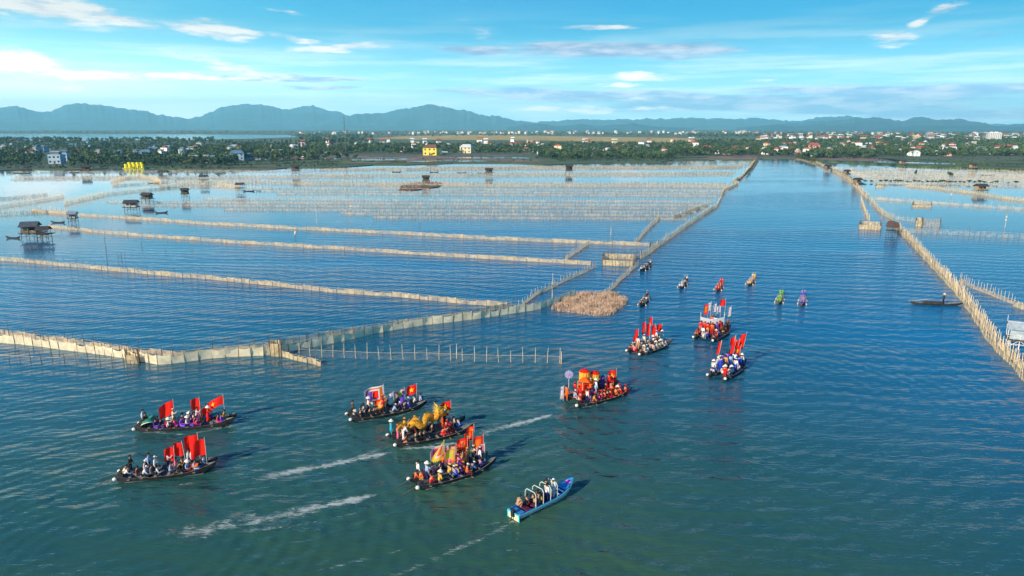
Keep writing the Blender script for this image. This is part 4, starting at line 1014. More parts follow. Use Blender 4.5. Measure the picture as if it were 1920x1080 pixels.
    # headwear, modelled about the head centre
    def about(mb, nm, m_):
        for k, v in enumerate(mb.v):
            p = Vector(v); mb.v[k] = tuple(hc+fx*p.x+Vector((0,p.y,0))+uz*p.z)
        return mb.mesh(nm, m_, True)
    hair = MB().ball((-.018,0,.028), (.105,.104,.098), 10); hair.ball((-.07,0,-.03), (.05,.085,.09), 8)
    bun = MB().ball((-.018,0,.028), (.105,.104,.098), 10); bun.ball((-.10,0,-.02), (.05,.05,.05), 8); bun.tube([(-.09,0,-.02),(-.12,0,-.2),(-.1,0,-.36)], [.05,.045,.02], 6)
    cone = MB().lathe((0,0,.05), [(.24,0),(.16,.075),(.08,.15),(.004,.20)], 16); cone.lathe((0,0,.045), [(.24,0),(.004,.185)], 16)
    capm = MB().ball((-.012,0,.045), (.108,.108,.085), 10).box((.11,0,.04), (.12,.15,.015))
    turb = MB().lathe((0,0,.035), [(.085,-.01),(.118,.0),(.125,.03),(.112,.065),(.07,.085),(.004,.09)], 12)
    POSES[name] = dict(body=me, shirt=sm, trousers=tm, hair=about(hair,'hair',[None]), longhair=about(bun,'hair',[None]), conical_hat=about(cone,'conical_hat',[None]), cap=about(capm,'cap',[None]), headscarf=about(turb,'headscarf',[None]))
    # long tunic skirts
    if sit: sk = MB().grid(lambda u, v: (.02+.46*v, (.19+.04*sin(v*3))*cos(pi*(1-u)), .02+(.20+.02*sin(9*v))*sin(pi*u)), 10, 4); sk.grid(lambda u, v: (.48+.03*v, .2*cos(pi*(1-u))*(1+.15*v), .18-.36*v+.03*sin(pi*u)), 10, 3)
    elif squat: sk = MB().lathe((.12,0,0), [(.16,.5),(.3,.34),(.36,.1),(.36,.0)], 12)
    else: sk = MB().lathe((0,0,0), [(.135,1.05),(.15,.9),(.19,.6),(.25,.3)], 12)
    POSES[name]['tunic_skirt'] = sk.mesh('tunic_skirt', [None], True)
    return POSES[name]
COL = {'white':M(235,236,240,trans=.1),'lightblue':M(150,185,235,trans=.1),'cream':M(238,220,190,trans=.1),'black':M(18,18,22),'dark':M(38,36,44),'grey':M(90,92,100),'brown':M(95,55,40),'navy':M(20,28,80),'blue':M(25,60,190),'purple':M(85,40,150),'violet':M(125,70,215),'magenta':M(200,25,110),'pink':M(235,110,150),'red':M(215,20,18),'orange':M(240,95,20),'yellow':M(240,190,40),'gold':M(225,150,30),'tan':M(205,150,90),'green':M(60,170,60),'cyan':M(20,160,190),'palepink':M(245,205,205,trans=.1),'maroon':M(110,20,35)}
NAMEC = {'lightblue':'light blue','palepink':'pale pink','dark':'dark grey'}
PEOPLE_N = 0
HEADN = {'h':('hair',None,'bare head'),'l':('longhair',None,'long hair'),'c':('conical_hat','straw','conical hat'),'k':('cap','white','white cap'),'b':('cap','blk','dark cap'),'t':('headscarf','own','headscarf'),'r':('cap','own','matching cap')}
POSN = {'stand':'standing','pole':'standing with flagpole','row':'bending over','sit':'seated','sitpole':'seated with pole','sitrow':'paddling','squat':'squatting'}
class Boat:
    def __init__(s, root, L, name): s.root = root; s.L = L; s.name = name; s.people = []; s.flags = []; s.fs = 1.0; s.M = Matrix.LocRotScale(root.location, root.rotation_euler, None)
    def W(s, x, y, z): return s.M @ Vector((x, y, z))
    def person(s, u, y, pz, shirt, tr='dark', hd='h', rot=0.0, z=None, skirt=False, bare=False, scl=1.0, extra=''):
        p = pose(pz); zz = z if z is not None else (.42 if pz.startswith('sit') else .1)
        o = obj('person', p['body'], loc=s.W(u*s.L, y, zz), rz=s.root.rotation_euler.z+rot, sc=1.2*scl, category='person', group='people aboard the festival boats')
        if not bare: q = obj('shirt', p['shirt'], o); recolor(q, [COL[shirt]])
        q = obj('trousers', p['trousers'], o); recolor(q, [COL[tr]])
        if skirt: q = obj('tunic_skirt', p['tunic_skirt'], o); recolor(q, [COL[shirt]])
        hn, hc, htxt = HEADN[hd]
        q = obj(hn if hn != 'longhair' else 'hair', p[hn], o); recolor(q, [{None: hairM, 'straw': strawH, 'white': COL['white'], 'blk': COL['black'], 'own': COL[shirt]}[hc]])
        if hn in ('conical_hat','cap','headscarf'): q = obj('hair', p['hair'], o, sc=(.985,.985,.985)); recolor(q, [hairM])
        s.people.append((u, o, ('bare-chested' if bare else NAMEC.get(shirt, shirt)+(' tunic' if skirt else ' shirt')), POSN[pz], htxt, extra))
        return o
    def finish(s):
        d = {}
        for q in sorted(s.people, key=lambda q: q[0]):
            d.setdefault(q[2:5], []).append(q)
        for k, v in d.items():
            for i, q in enumerate(v):
                pos = '' if len(v) == 1 else ', %s such from stern' % ORD[i]
                q[1]['label'] = '%s, %s, %s on %s%s' % (k[0], k[2], k[1], s.name, pos)
    def flag(s, u, y, h, kind, w=1.1, hh=.9, d=None, drop=.25, lab=None, ph=0.0, z=.1, tilt=(0,0)):
        h *= s.fs; b = s.W(u*s.L, y, z); dirv = Vector(d or (-1, -.25, 0)).normalized(); nn = Vector((-dirv.y, dirv.x, 0))
        top = Vector((tilt[0], tilt[1], h))
        root = obj('flag', None, loc=b, category='flag', group='flags flown on the festival boats')
        MB().beam((0,0,0), top*1.02, .028, .02, 5).ball(tuple(top*1.035), .05, 6).build('flagpole', {'t': stakeL}.get(kind, M(190,185,175)), root)
        tz = top
        def P_(u_, v_):
            a = ph+u_*5.2+v_*1.1; A = .13*w*min(1, u_*1.6)
            base_ = tz*(1-(1-v_)*hh/h) if h else tz
            return base_+dirv*(u_*w*.93)+nn*(A*sin(a))+Vector((0,0,-drop*w*u_**1.6+.03*sin(a*1.3)))
        mb = MB(); NU, NV = 14, 12
        if kind == 'tri':
            f_ = lambda u_, v_: P_(u_*(1-.82*abs(v_*1.0-1)**1.0 if False else 1-.93*(v_)), v_*1.0)
            P0 = P_; P_ = lambda u_, v_: P0(u_*(1-.9*v_), v_)
        def ring(u_, v_):
            m_ = min(u_*1.0, 1-u_, v_, 1-v_)
            return 0 if m_ < .10 else (1 if m_ < .20 else (2 if m_ < .28 else 3))
        mats, mfn = None, None
        if kind in ('red','banner'): mats = [COLF['red']]
        elif kind == 'star': mats = [COLF['red']]
        elif kind == 'deco': mats = [COLF['white'], COLF['orange'], COLF['white'], COLF['red']]; mfn = ring
        elif kind == 'five': mats = [COLF['blue'], COLF['white'], COLF['yellow'], COLF['red']]; mfn = ring
        elif kind == 'tri': mats = [COLF['yellow'], COLF['yellow'], COLF['white'], COLF['orange']]; mfn = ring
        elif kind == 'yel': mats = [COLF['pink'], COLF['yellow'], COLF['yellow'], COLF['lime']]; mfn = ring
        elif kind == 'ory': mats = [COLF['red'], COLF['red'], COLF['orange'], COLF['orange']]; mfn = ring
        elif kind == 'pink': mats = [COLF['white'], COLF['pink'], COLF['pink'], COLF['maroon']]; mfn = ring
        elif kind == 'bv': mats = [COLF['violet'], COLF['yellow'], COLF['white'], COLF['lime']]; mfn = ring
        elif kind == 'blue': mats = [COLF['blue'], COLF['violet'], COLF['blue'], COLF['violet']]; mfn = ring
        elif kind == 'wp': mats = [COLF['white'], COLF['white'], COLF['pink'], COLF['white']]; mfn = ring
        mb.grid(P_, NU, NV, 0, mfn)
        if kind in ('deco','five','tri','yel','ory','bv'):    # jagged fringe
            for q in range(9):
                a, b_ = P_(q/9, 0), P_((q+1)/9, 0); mb.add([a, b_, (a+b_)/2+Vector((0,0,-.1*hh))], [(0,1,2)], 0)
        if kind == 'star':
            k = len(mats); mats.append(COLF['star'])
            for sgn in (-1, 1):
                pts = []
                for q in range(10):
                    rr = (.30 if q % 2 == 0 else .125); t = pi/2+q*pi/5
                    u_, v_ = .5+rr*cos(t)*hh/w, .5+rr*sin(t); p = P_(u_, v_); p2 = P_(u_+.01, v_); p3 = P_(u_, v_+.01)
                    pts.append(p+(p2-p).cross(p3-p).normalized()*(.025*sgn))
                u_, v_ = .5, .5; p = P_(u_, v_); c_ = p+(P_(u_+.01, v_)-p).cross(P_(u_, v_+.01)-p).normalized()*(.025*sgn)
                mb.add([c_]+pts, [(0, 1+q, 1+(q+1) % 10) for q in range(10)], k)
        mb.build('flag_cloth', mats, root, True)
        s.flags.append((u, root, kind, lab)); return root
    def flags_done(s):
        T_ = {'red':'plain red flag','banner':'tall narrow red banner','star':'red flag with a yellow star','deco':'big white-and-orange bordered flag with red centre','five':'nested-square festival flag','tri':'triangular yellow flag with orange centre','yel':'yellow flag with pink edge','ory':'red and orange festival flag','pink':'pink and white bordered flag','bv':'violet-edged yellow and white flag','blue':'blue and violet flag','wp':'white and pink pennant'}
        d = {}
        for q in sorted(s.flags, key=lambda q: q[0]): d.setdefault(q[2], []).append(q)
        for k, v in d.items():
            for i, q in enumerate(v):
                pos = '' if len(v) == 1 else ', %s such from stern' % ORD[i]
                q[1]['label'] = q[3] or '%s on %s%s' % (T_[k], s.name, pos)
FT = .45
COLF = {'red':mat('flag_red', (1.0,.015,.006), .8, .04, 2, trans=.3),'orange':mat('flag_orange', (.95,.20,.015), .8, .05, 2, trans=FT),'yellow':mat('flag_yellow', (.95,.62,.06), .8, .05, 2, trans=FT),'star':mat('flag_star', (.95,.72,.02), .8, .02, 2, trans=FT),'lime':mat('flag_lime', (.72,.80,.10), .8, .05, 2, trans=FT),'white':mat('flag_white', (.82,.82,.82), .8, .05, 2, trans=FT),'blue':mat('flag_blue', (.02,.06,.50), .8, .05, 2, trans=FT),'violet':mat('flag_violet', (.25,.10,.60), .8, .05, 2, trans=FT),'pink':mat('flag_pink', (.85,.22,.32), .8, .05, 2, trans=FT),'maroon':mat('flag_maroon', (.35,.03,.10), .8, .05, 2, trans=FT)}

# ------------------------------------------------------------------ paired sampans
foamW = mat('float_white', (.75,.73,.66), .8, .15, 6)
def paired(label, name, stern, bow, gap, bw=1.28, Lx=None):
    a, b = G(*stern), G(*bow); v_ = b-a; L = Lx or v_.length; rz = atan2(v_.y, v_.x)
    root = obj('paired_sampan', None, loc=a, rz=rz, label=label, category='boat', group='paired sampans carrying the procession')
    me, hf, tp = hull_mesh(L, bw, .42, .62, .30, .45, 'hull', [hullD, hullT, hullI], ns=30)
    th = MB().box((0,0,0), (.24, bw*.88, .05)).mesh('thwart', hullT)
    for s in (-1, 1):
        h = obj('hull', me, root, (0, s*gap/2, 0))
        for k in range(6):
            u = .13+.13*k; obj('thwart', th, h, (L*u, 0, .36))
        fb = MB()
        for k in range(5): fb.box((L*.48, (k-2)*bw*.13, .06), (L*.78, bw*.115, .03))
        fb.build('floorboard', hullI, h)
        MB().ball((-.05, s*.2, .45), (.22,.2,.18)).build('fender', foamW, h)
        mt = MB().box((.35,0,.62), (.55,.32,.34)).box((.35,0,.84), (.3,.22,.12)).build('motor', M(60,60,62), h)
        MB().tube([(.1,0,.55), (-1.3,0,.12), (-2.4,0,-.22)], [.035,.02,.015], 5).build('propeller_shaft', stakeM, mt)
    cb = MB()
    for u in (.25,.42,.60,.76): cb.beam((L*u, -gap/2-.3, .5), (L*u, gap/2+.3, .5), .06, k=6)
    cb.build('crossbeam', hullT, root)
    if gap > 1.25:
        dk = MB(); nb = 22
        for k in range(nb): dk.box((L*(.22+.56*(k+.5)/nb), 0, .585), (L*.56/nb*.88, max(.3, gap-bw*.55), .035))
        dk.build('deck', mat('deck_board', (.12,.115,.12), .8, .3, 2), root)
    B = Boat(root, L, name); B.gap = gap; return B
def run(B, g, items):
    for it in items: B.person(*it[0:3], *it[3:])
b1 = paired('black paired sampan with purple-clad passengers and green domes, upper one at left', 'the upper left boat', (258,806), (443,794), 1.2)
b1.fs = .82; y = .6
b1.person(.045, y, 'stand','white','black','h'); b1.person(.10,-y*.6,'stand','black','black','h')
for u, yy, c in [(.20,-y,'purple'),(.25,-y,'navy'),(.31,-y,'magenta'),(.385,-y,'magenta'),(.455,-y,'violet'),(.555,-y,'purple'),(.59,-y,'magenta'),(.28,y,'palepink'),(.33,y,'cream'),(.43,y,'pink'),(.50,y,'maroon'),(.545,y,'palepink')]:
    b1.person(u, yy, 'sit', c, 'purple', 'l' if u != .50 else 'c', rng.uniform(-.5,.5), skirt=True)
b1.person(.51,-y,'sit','white','black','c'); b1.person(.60, y*.5,'pole','palepink','maroon','l',skirt=True); b1.person(.63, y,'stand','pink','red','h')
b1.person(.715, .2,'pole','red','red','c',skirt=True); b1.person(.82,-y*.7,'sit','magenta','magenta','l',skirt=True); b1.person(.855,-y*.7,'sit','violet','violet','l',skirt=True); b1.person(.87, y*.5,'sit','gold','tan','h',z=.6); b1.person(.36, .3,'pole','cream','cream','t')
b1.flag(.375,.3,3.6,'red',1.6,1.5,drop=.5,ph=1); b1.flag(.64,y*.5,3.7,'red',.95,1.35,drop=.1,ph=2); b1.flag(.885,.3,3.6,'star',2.6,1.0,d=(-1,-.1,0),drop=.62,ph=.3,z=.3,lab='long drooping red flag with yellow star at the bow of the upper left boat')
b1.flag(.77,-.2,2.5,'red',.2,.3,lab=None) if False else None
for i, (u, yy, r_) in enumerate([(.135,-.5,.75),(.15,.45,.55)]):
    gd = MB().lathe((0,0,0), [(r_,0),(r_*.94,.18),(r_*.72,.42),(r_*.4,.60),(.01,.68)], 18)
    gd.lathe((0,0,0), [(r_*1.03,-.03),(r_*1.03,.04),(r_*.97,.05)], 18, 1)
    o = gd.build('hat_dome', [mat('dome_green', (.03,.22,.12), .6, .2, 4), strawH], True and None, True, loc=b1.W(u*b1.L, yy, .75), label='%s green dome-shaped hat propped on the stern of the upper left boat' % ('large' if i == 0 else 'smaller'), category='hat', group='green hat domes on the upper left boat'); o.rotation_euler = (R(-35), R(-15), b1.root.rotation_euler.z)
b2 = paired('black paired sampan with white-shirted crew and plain red flags, lower one at left', 'the lower left boat', (222,899), (408,878), 1.2); b2.fs = 0.74
for a in [(.115,.5,'stand','black','black','h'),(.07,0.0,'squat','white','grey','h'),(.04,.4,'squat','cream','tan','h'),(.20,-.6,'sit','brown','dark','h'),(.265,-.6,'sitrow','white','dark','k'),(.25,.5,'sit','palepink','dark','k'),(.30,.5,'stand','lightblue','navy','h'),(.28,-.5,'sit','lightblue','dark','b'),(.385,-.3,'stand','white','black','k'),(.50,.3,'pole','palepink','dark','h'),(.53,-.55,'sit','lightblue','dark','h'),(.56,.4,'sit','pink','dark','h'),(.63,.3,'sitpole','tan','dark','h'),(.66,-.5,'sit','black','black','h'),(.70,.5,'stand','white','dark','h'),(.735,.4,'stand','white','navy','h'),(.715,-.2,'squat','palepink','dark','h'),(.77,-.55,'sit','lightblue','lightblue','h'),(.85,.2,'sit','white','navy','h'),(.60,-.6,'sitrow','dark','dark','l'),(.34,-.6,'sit','grey','dark','h')]: b2.person(*a)
b2.flag(.56,.2,3.4,'red',.9,1.4,drop=.1,ph=2.2,tilt=(.15,0)); b2.flag(.68,.3,3.8,'red',.85,1.35,drop=.1,ph=.7,tilt=(-.2,0)); b2.flag(.82,.5,4.6,'red',1.35,1.7,drop=.2,ph=.1); b2.flag(.90,-.1,4.2,'red',1.4,1.6,drop=.25,ph=3)
MB().grid(lambda u, v: (u*2.0-1, .45*(v-.5)+.15*sin(u*5), .12*sin(u*6+v*3)+.25*u), 12, 5).build('red_cloth', COLF['orange'], None, True, loc=b2.W(.72*b2.L, -.5, .75), label='orange-red cloth laid across the lap of the lower left boat crew', category='cloth')
b3 = paired('dark paired sampan with the big square festival flag, upper of the centre boats', 'the upper centre boat', (655,788), (797,761), 1.35); b3.fs = 0.68
g = .65
for a in [(.06,.5,'stand','brown','black','h'),(.02,-.5,'squat','white','dark','c'),(.14,0,'sit','lightblue','dark','h'),(.19,.5,'sit','white','dark','h'),(.26,.5,'stand','cream','black','c'),(.12,-g,'sit','black','black','h'),(.17,-g,'sit','dark','dark','h'),(.235,-g,'sit','black','dark','h'),(.29,-g,'sit','dark','black','h'),(.34,.4,'sit','black','black','h'),(.39,.5,'sit','maroon','maroon','t'),(.42,-.3,'pole','red','orange','t'),(.45,.5,'pole','orange','red','t'),(.50,.4,'sit','dark','dark','h'),(.54,-g,'squat','lightblue','dark','k'),(.61,.2,'row','black','black','h'),(.64,.5,'stand','brown','dark','h'),(.69,-g,'sit','navy','navy','t'),(.74,-g,'sit','blue','navy','t'),(.72,.5,'pole','purple','navy','t'),(.85,.1,'sit','white','dark','h',0,.55),(.93,0,'sit','lightblue','navy','h',0,.65)]: b3.person(*a)
b3.flag(.48,.5,4.6,'deco',2.4,1.9,d=(-1,-.2,0),drop=.25,ph=.4,tilt=(-.1,.1)); b3.flag(.46,-.3,3.2,'tri',1.3,1.3,drop=.2,ph=1); b3.flag(.335,.9,3.6,'blue',.8,1.0,drop=.3); b3.flag(.44,.0,2.5,'ory',1.0,1.0,drop=.2)
b3.flag(.745,.5,3.5,'bv',1.2,1.3,drop=.4,ph=2); b3.flag(.60,.6,3.0,'wp',.9,.5,drop=.4); b3.flag(.895,.1,3.6,'star',1.25,1.1,drop=.3,ph=.5,z=.4); b3.flag(.72,-.3,2.6,'blue',.9,.9,drop=.5)
b4 = paired('dark paired sampan carrying the golden dragon', 'the dragon boat', (735,832), (880,802), 2.2); b4.fs = 0.66
g = 1.1
for a in [(.03,g,'stand','cyan','cyan','c'),(.09,.5,'stand','maroon','pink','h'),(.13,-.3,'row','white','white','h'),(.10,-g,'squat','maroon','tan','h'),(.25,-g,'sit','black','black','h'),(.30,-g,'sit','dark','dark','h'),(.35,-g,'sit','black','dark','h'),(.23,0,'sit','dark','black','h',0,.7),(.30,.3,'sit','black','black','h',0,.75),(.38,0,'sit','dark','black','h',0,.75),(.42,.5,'sit','green','black','h',0,.75),(.48,-.5,'sit','black','dark','h',0,.7),(.20,g,'pole','gold','gold','t'),(.33,g,'pole','gold','gold','t'),(.46,g,'pole','gold','gold','t'),(.58,-g,'squat','red','red','t'),(.62,-g,'sit','red','red','t'),(.66,-.6,'sit','red','gold','t',0,.7),(.67,-g,'sit','red','red','t'),(.64,0,'pole','orange','orange','t',0,.62),(.71,-.7,'sit','red','red','t'),(.60,.2,'stand','dark','dark','h',0,.62),(.70,.7,'stand','dark','black','h'),(.76,.8,'sit','white','white','c'),(.83,-.3,'sit','lightblue','blue','h',0,.55),(.80,.4,'sit','cream','navy','k',0,.6)]: b4.person(*a)
b4.flag(.80,.9,4.6,'star',1.3,1.15,drop=.25,ph=1.3)
dr = obj('dragon_costume', None, loc=b4.root.location, rz=b4.root.rotation_euler.z, label='long golden dance dragon held aloft in waves along the centre boat', category='dragon')
gold_ = mat('dragon_gold', (.78,.36,.03), .55, .35, 7, .4, trans=.1); gold2 = mat('dragon_fin', (.92,.42,.03), .6, .25, 6, trans=.2); yel_ = mat('dragon_yellow', (.92,.66,.08), .6, .2, 6)
pts = []; Ld = b4.L
for k in range(61):
    t = k/60; x = Ld*(.07+.52*t); pts.append(Vector((x, .35*sin(t*9), 1.35+.30*sin(t*19)+.75*t)))
rs = [.13+.24*min(1, k/18) for k in range(61)]
mb = MB(); mb.tube(pts, rs, 10); mb.build('body', gold_, dr, True)
mb = MB()
for k in range(1, 60):
    d = (pts[k+1]-pts[k-1]).normalized(); up = Vector((0,0,1)); r0 = rs[k]
    mb.add([pts[k]-d*.09+up*r0*.8, pts[k]+d*.09+up*r0*.8, pts[k]-d*.05+up*(r0+.28)], [(0,1,2)])
mb.build('back_fin', gold2, dr)
for k in range(6, 58, 9): MB().beam(pts[k], pts[k]+Vector((0,-.25,-1.1)), .025).build('carrying_pole', M(200,60,30), dr)
hb = pts[-1]+Vector((.2,0,.1)); head = MB().ball(tuple(hb+Vector((.1,0,.25))), (.62,.55,.55), 12).ball(tuple(hb+Vector((.75,0,.12))), (.5,.36,.22), 10).build('head', gold_, dr, True)
MB().ball(tuple(hb+Vector((.65,0,-.22))), (.46,.32,.12), 10).build('jaw', COLF['red'], head, True)
for s in (-1, 1):
    MB().tube([hb+Vector((.0,s*.25,.6)), hb+Vector((-.3,s*.4,1.0)), hb+Vector((-.45,s*.35,1.3))], [.10,.07,.02], 6).build('horn', yel_, head)
    MB().ball(tuple(hb+Vector((.5,s*.28,.45))), .13, 8).build('eye', foamW, head)
mn_ = MB()
for q in range(26):
    a = q/26*2*pi; mn_.add([hb+Vector((-.15,.4*cos(a),.25+.4*sin(a))), hb+Vector((-.15,.4*cos(a+.3),.25+.4*sin(a+.3))), hb+Vector((-.5,.95*cos(a+.15),.25+.95*sin(a+.15)))], [(0,1,2)], q % 2)
mn_.build('mane', [gold2, yel_], head)
b5 = paired('dark paired sampan crowded with orange and yellow festival flags, front centre', 'the front centre boat', (776,914), (922,869), 1.5); b5.fs = 0.8
g = .72
for a in [(.04,g,'squat','orange','dark','h'),(.09,.5,'squat','orange','tan','h'),(.10,g+.1,'stand','white','grey','h'),(.16,0,'stand','lightblue','navy','c'),(.15,-g,'squat','red','dark','h'),(.26,g,'sit','maroon','dark','h'),(.28,.3,'sit','dark','dark','h'),(.33,.1,'sit','navy','navy','t'),(.36,g,'sit','dark','black','h'),(.40,g,'pole','orange','purple','t'),(.45,.2,'pole','pink','purple','t'),(.44,-g,'sit','lightblue','blue','k'),(.47,-g,'sit','violet','navy','t'),(.49,0,'pole','orange','yellow','t'),(.51,g,'pole','yellow','purple','t'),(.54,-.1,'pole','pink','purple','t'),(.59,g,'pole','yellow','navy','t'),(.62,.2,'pole','orange','orange','t'),(.64,g,'pole','orange','gold','t'),(.67,-g,'squat','lightblue','dark','k'),(.71,.6,'pole','gold','orange','t'),(.76,.2,'sit','black','black','h'),(.80,g,'pole','cream','navy','t'),(.84,.1,'stand','white','navy','t'),(.87,.4,'pole','red','navy','t'),(.52,-g,'sit','purple','navy','t'),(.57,-g+.2,'sit','orange','orange','t'),(.42,-.2,'sit','yellow','purple','t')]: b5.person(*a)
for a in [(.42,.6,4.1,'tri',1.5,1.7,None,.3,None,.2),(.40,.8,3.6,'pink',1.2,.9,None,.5,None,.9),(.50,-.2,3.4,'yel',1.1,1.2,None,.2,None,2),(.47,.6,3.4,'pink',1.0,1.2,None,.3,None,1),(.56,.4,3.3,'yel',.9,1.3,None,.2,None,.5),(.52,.8,3.0,'tri',1.0,1.0,None,.3,None,2.5),(.655,.7,3.2,'ory',1.1,1.0,None,.3,None,1.5),(.72,.6,3.8,'ory',1.1,1.4,None,.3,None,.3),(.76,.8,3.5,'red',1.0,.9,None,.2,None,3),(.80,.7,4.4,'ory',.9,.9,None,.2,None,2),(.83,.9,4.9,'ory',.8,.7,None,.4,None,1),(.91,.3,3.7,'ory',1.1,1.6,None,.3,None,.2),(.90,-.1,2.8,'pink',.9,.8,None,.3,None,2.2),(.60,-.2,2.5,'yel',.9,.9,None,.3,None,1.2),(.29,.2,1.7,'pink',1.5,.8,None,.35,None,.2),(.68,.2,2.4,'tri',1.0,1.0,None,.3,None,3.3)]: b5.flag(*a)
b6 = paired('crowded paired sampan carrying the red altar and two tall yellow parasols', 'the altar boat', (1068,759), (1160,735), 2.5, 1.25, 8.6); b6.fs = 0.66
g = 1.3
for a in [(.03,1.0,'stand','orange','orange','h'),(.0,1.4,'squat','tan','maroon','h'),(.10,.2,'sit','lightblue','white','k',0,.6),(.13,-.5,'sit','red','dark','t',0,.6),(.07,-.9,'squat','red','maroon','t'),(.18,-g,'stand','palepink','navy','h'),(.23,-g,'sit','purple','navy','t'),(.30,-g,'sit','magenta','maroon','t'),(.36,-g,'sit','pink','magenta','l'),(.42,-g,'sit','red','orange','t'),(.47,-g,'sit','orange','red','t'),(.33,-.3,'pole','orange','orange','t',0,.62),(.20,g,'pole','red','red','t'),(.28,g,'pole','orange','red','t'),(.37,.2,'stand','lightblue','white','k',0,.62),(.41,-.4,'stand','white','lightblue','c',0,.62),(.48,.4,'stand','black','black','h',0,.62),(.52,.0,'pole','black','dark','h',0,.62),(.55,.8,'stand','dark','black','h',0,.62),(.58,-g,'sit','red','red','t'),(.63,-.9,'squat','orange','orange','t',0,.62),(.62,0,'sit','red','red','t',0,.9),(.68,-.5,'sit','red','orange','t',0,.9),(.72,.3,'stand','red','red','t',0,.62),(.76,-g,'sit','red','red','t'),(.80,-.7,'sit','red','maroon','t'),(.83,g,'pole','orange','orange','t'),(.86,-g,'sit','red','red','t'),(.90,1.0,'stand','red','red','t'),(.53,-g,'sit','maroon','red','t'),(.68,-g,'sit','orange','orange','t'),(.25,-.6,'sit','orange','red','t',0,.9)]: b6.person(*a)
for a in [(.60,.8,3.9,'star',1.3,1.2,None,.3,None,1),(.92,.9,3.8,'star',1.2,1.5,None,.2,None,.2),(.66,.4,3.4,'blue',.8,1.4,None,.2,None,1),(.74,.6,3.2,'wp',.7,1.4,None,.3,None,2),(.0,1.2,2.8,'wp',.5,1.6,None,.2,None,.4),(.70,.9,3.3,'blue',.7,1.0,None,.3,None,2),(.80,.2,2.9,'red',.8,.9,None,.3,None,2)]: b6.flag(*a)
redL = mat('altar_red', (.62,.03,.015), .45, .15, 3); goldL = mat('altar_gold', (.82,.50,.10), .4, .2, 6); 
def parasol(u, y_, h, r_, hh, lab):
    o = obj('ceremonial_parasol', None, loc=b6.W(u*b6.L, y_, .62), label=lab, category='parasol', group='tall parasols over the altar boat')
    MB().beam((0,0,0), (0,0,h), .035).build('handle', redL, o)
    MB().lathe((0,0,h), [(r_*1.05,-.02),(r_*.8,.14),(r_*.3,.2),(.01,.22)], 20).ball((0,0,h+.28), .07).build('top', COLF['red'], o, True)
    MB().grid(lambda a, v: (r_*(1+.05*sin(a*75))*cos(a*2*pi), r_*(1+.05*sin(a*75))*sin(a*2*pi), h-hh*v), 60, 4, 0, lambda a, v: 1 if v < .12 or v > .88 else 0).build('skirt', [COLF['yellow'], COLF['orange']], o)
parasol(.33,.9,2.75,.62,1.15,'taller yellow cylinder parasol with red top above the altar'); parasol(.50,.7,2.3,.60,.95,'shorter yellow cylinder parasol with red top right of the taller one')
al = obj('altar', None, loc=b6.W(.27*b6.L, .1, .62), rz=b6.root.rotation_euler.z, label='red lacquered altar palanquin with gilded trim amid the crowd', category='altar')
bx_ = MB().box((0,0,.55), (1.5,1.0,.7)).box((0,0,.95), (1.7,1.2,.08)).box((0,0,.2), (1.6,1.1,.08)).box((0,0,1.25), (.9,.6,.5)).build('cabinet', redL, al)
for sx_ in (-1,1):
    for sy_ in (-1,1): MB().beam((sx_*.7,sy_*.45,0), (sx_*.7,sy_*.45,1.9), .04).build('post', goldL, al)
MB().lathe((0,0,1.9), [(.95,0),(.72,.12),(.4,.32),(.1,.42),(.01,.55)], 4).build('roof', COLF['orange'], al)
for sy_ in (-1,1): MB().beam((-2.1,sy_*.6,.5), (2.3,sy_*.6,.5), .06).build('carrying_pole', COLF['orange'], al)
MB().box((.3,-.64,.75), (.8,.03,.2)).build('name_board', M(150,120,200), al)
fn = obj('ceremonial_fan', None, loc=b6.W(.12*b6.L, 1.6, .5), label='round violet and white pleated fan on a pole at the stern of the altar boat', category='fan')
MB().beam((0,0,0), (0,0,2.2), .03).build('handle', stakeL, fn)
f2 = MB()
for q in range(24):
    a, b_ = q/24*2*pi, (q+1)/24*2*pi; m_ = (a+b_)/2
    f2.add([(0,-.03,2.6),(cos(a)*.48,0,2.6+sin(a)*.48),(cos(m_)*.54,0,2.6+sin(m_)*.54),(cos(b_)*.48,0,2.6+sin(b_)*.48)], [(0,1,2,3)], q % 2)
f2.lathe((0,-.04,2.6), [(.16,-.02),(.01,.02)], 10, 2); f2.build('fan_blade', [COLF['white'], COLF['violet'], COLF['pink']], fn)
b7 = paired('paired sampan packed with cream-tunic passengers under red banners', 'the cream-tunic boat', (1187,666), (1243,646), 1.9, 1.2, 8.2); b7.fs = 0.82
g = 1.0
k = 0
for u in (.12,.21,.30,.39,.48,.57,.66,.75):
    for yy in (-g, 0, g):
        if k % 7 == 6: k += 1; continue
        pz_ = 'sit' if yy != 0 else ('stand' if k % 2 else 'sitpole'); c = ['cream','palepink','cream','white','palepink'][k % 5]
        b7.person(u, yy, pz_, c, ['cream','tan','palepink'][k % 3], ['c','h','t','k'][k % 4], rng.uniform(-.3,.3), .62 if yy == 0 and pz_ == 'stand' else (.9 if yy == 0 else None), skirt=(k % 2 == 0)); k += 1
for a in [(.03,g,'squat','red','maroon','h'),(.02,-g,'squat','maroon','red','h'),(.07,.3,'sit','pink','red','h'),(.90,.3,'stand','white','white','c')]: b7.person(*a)
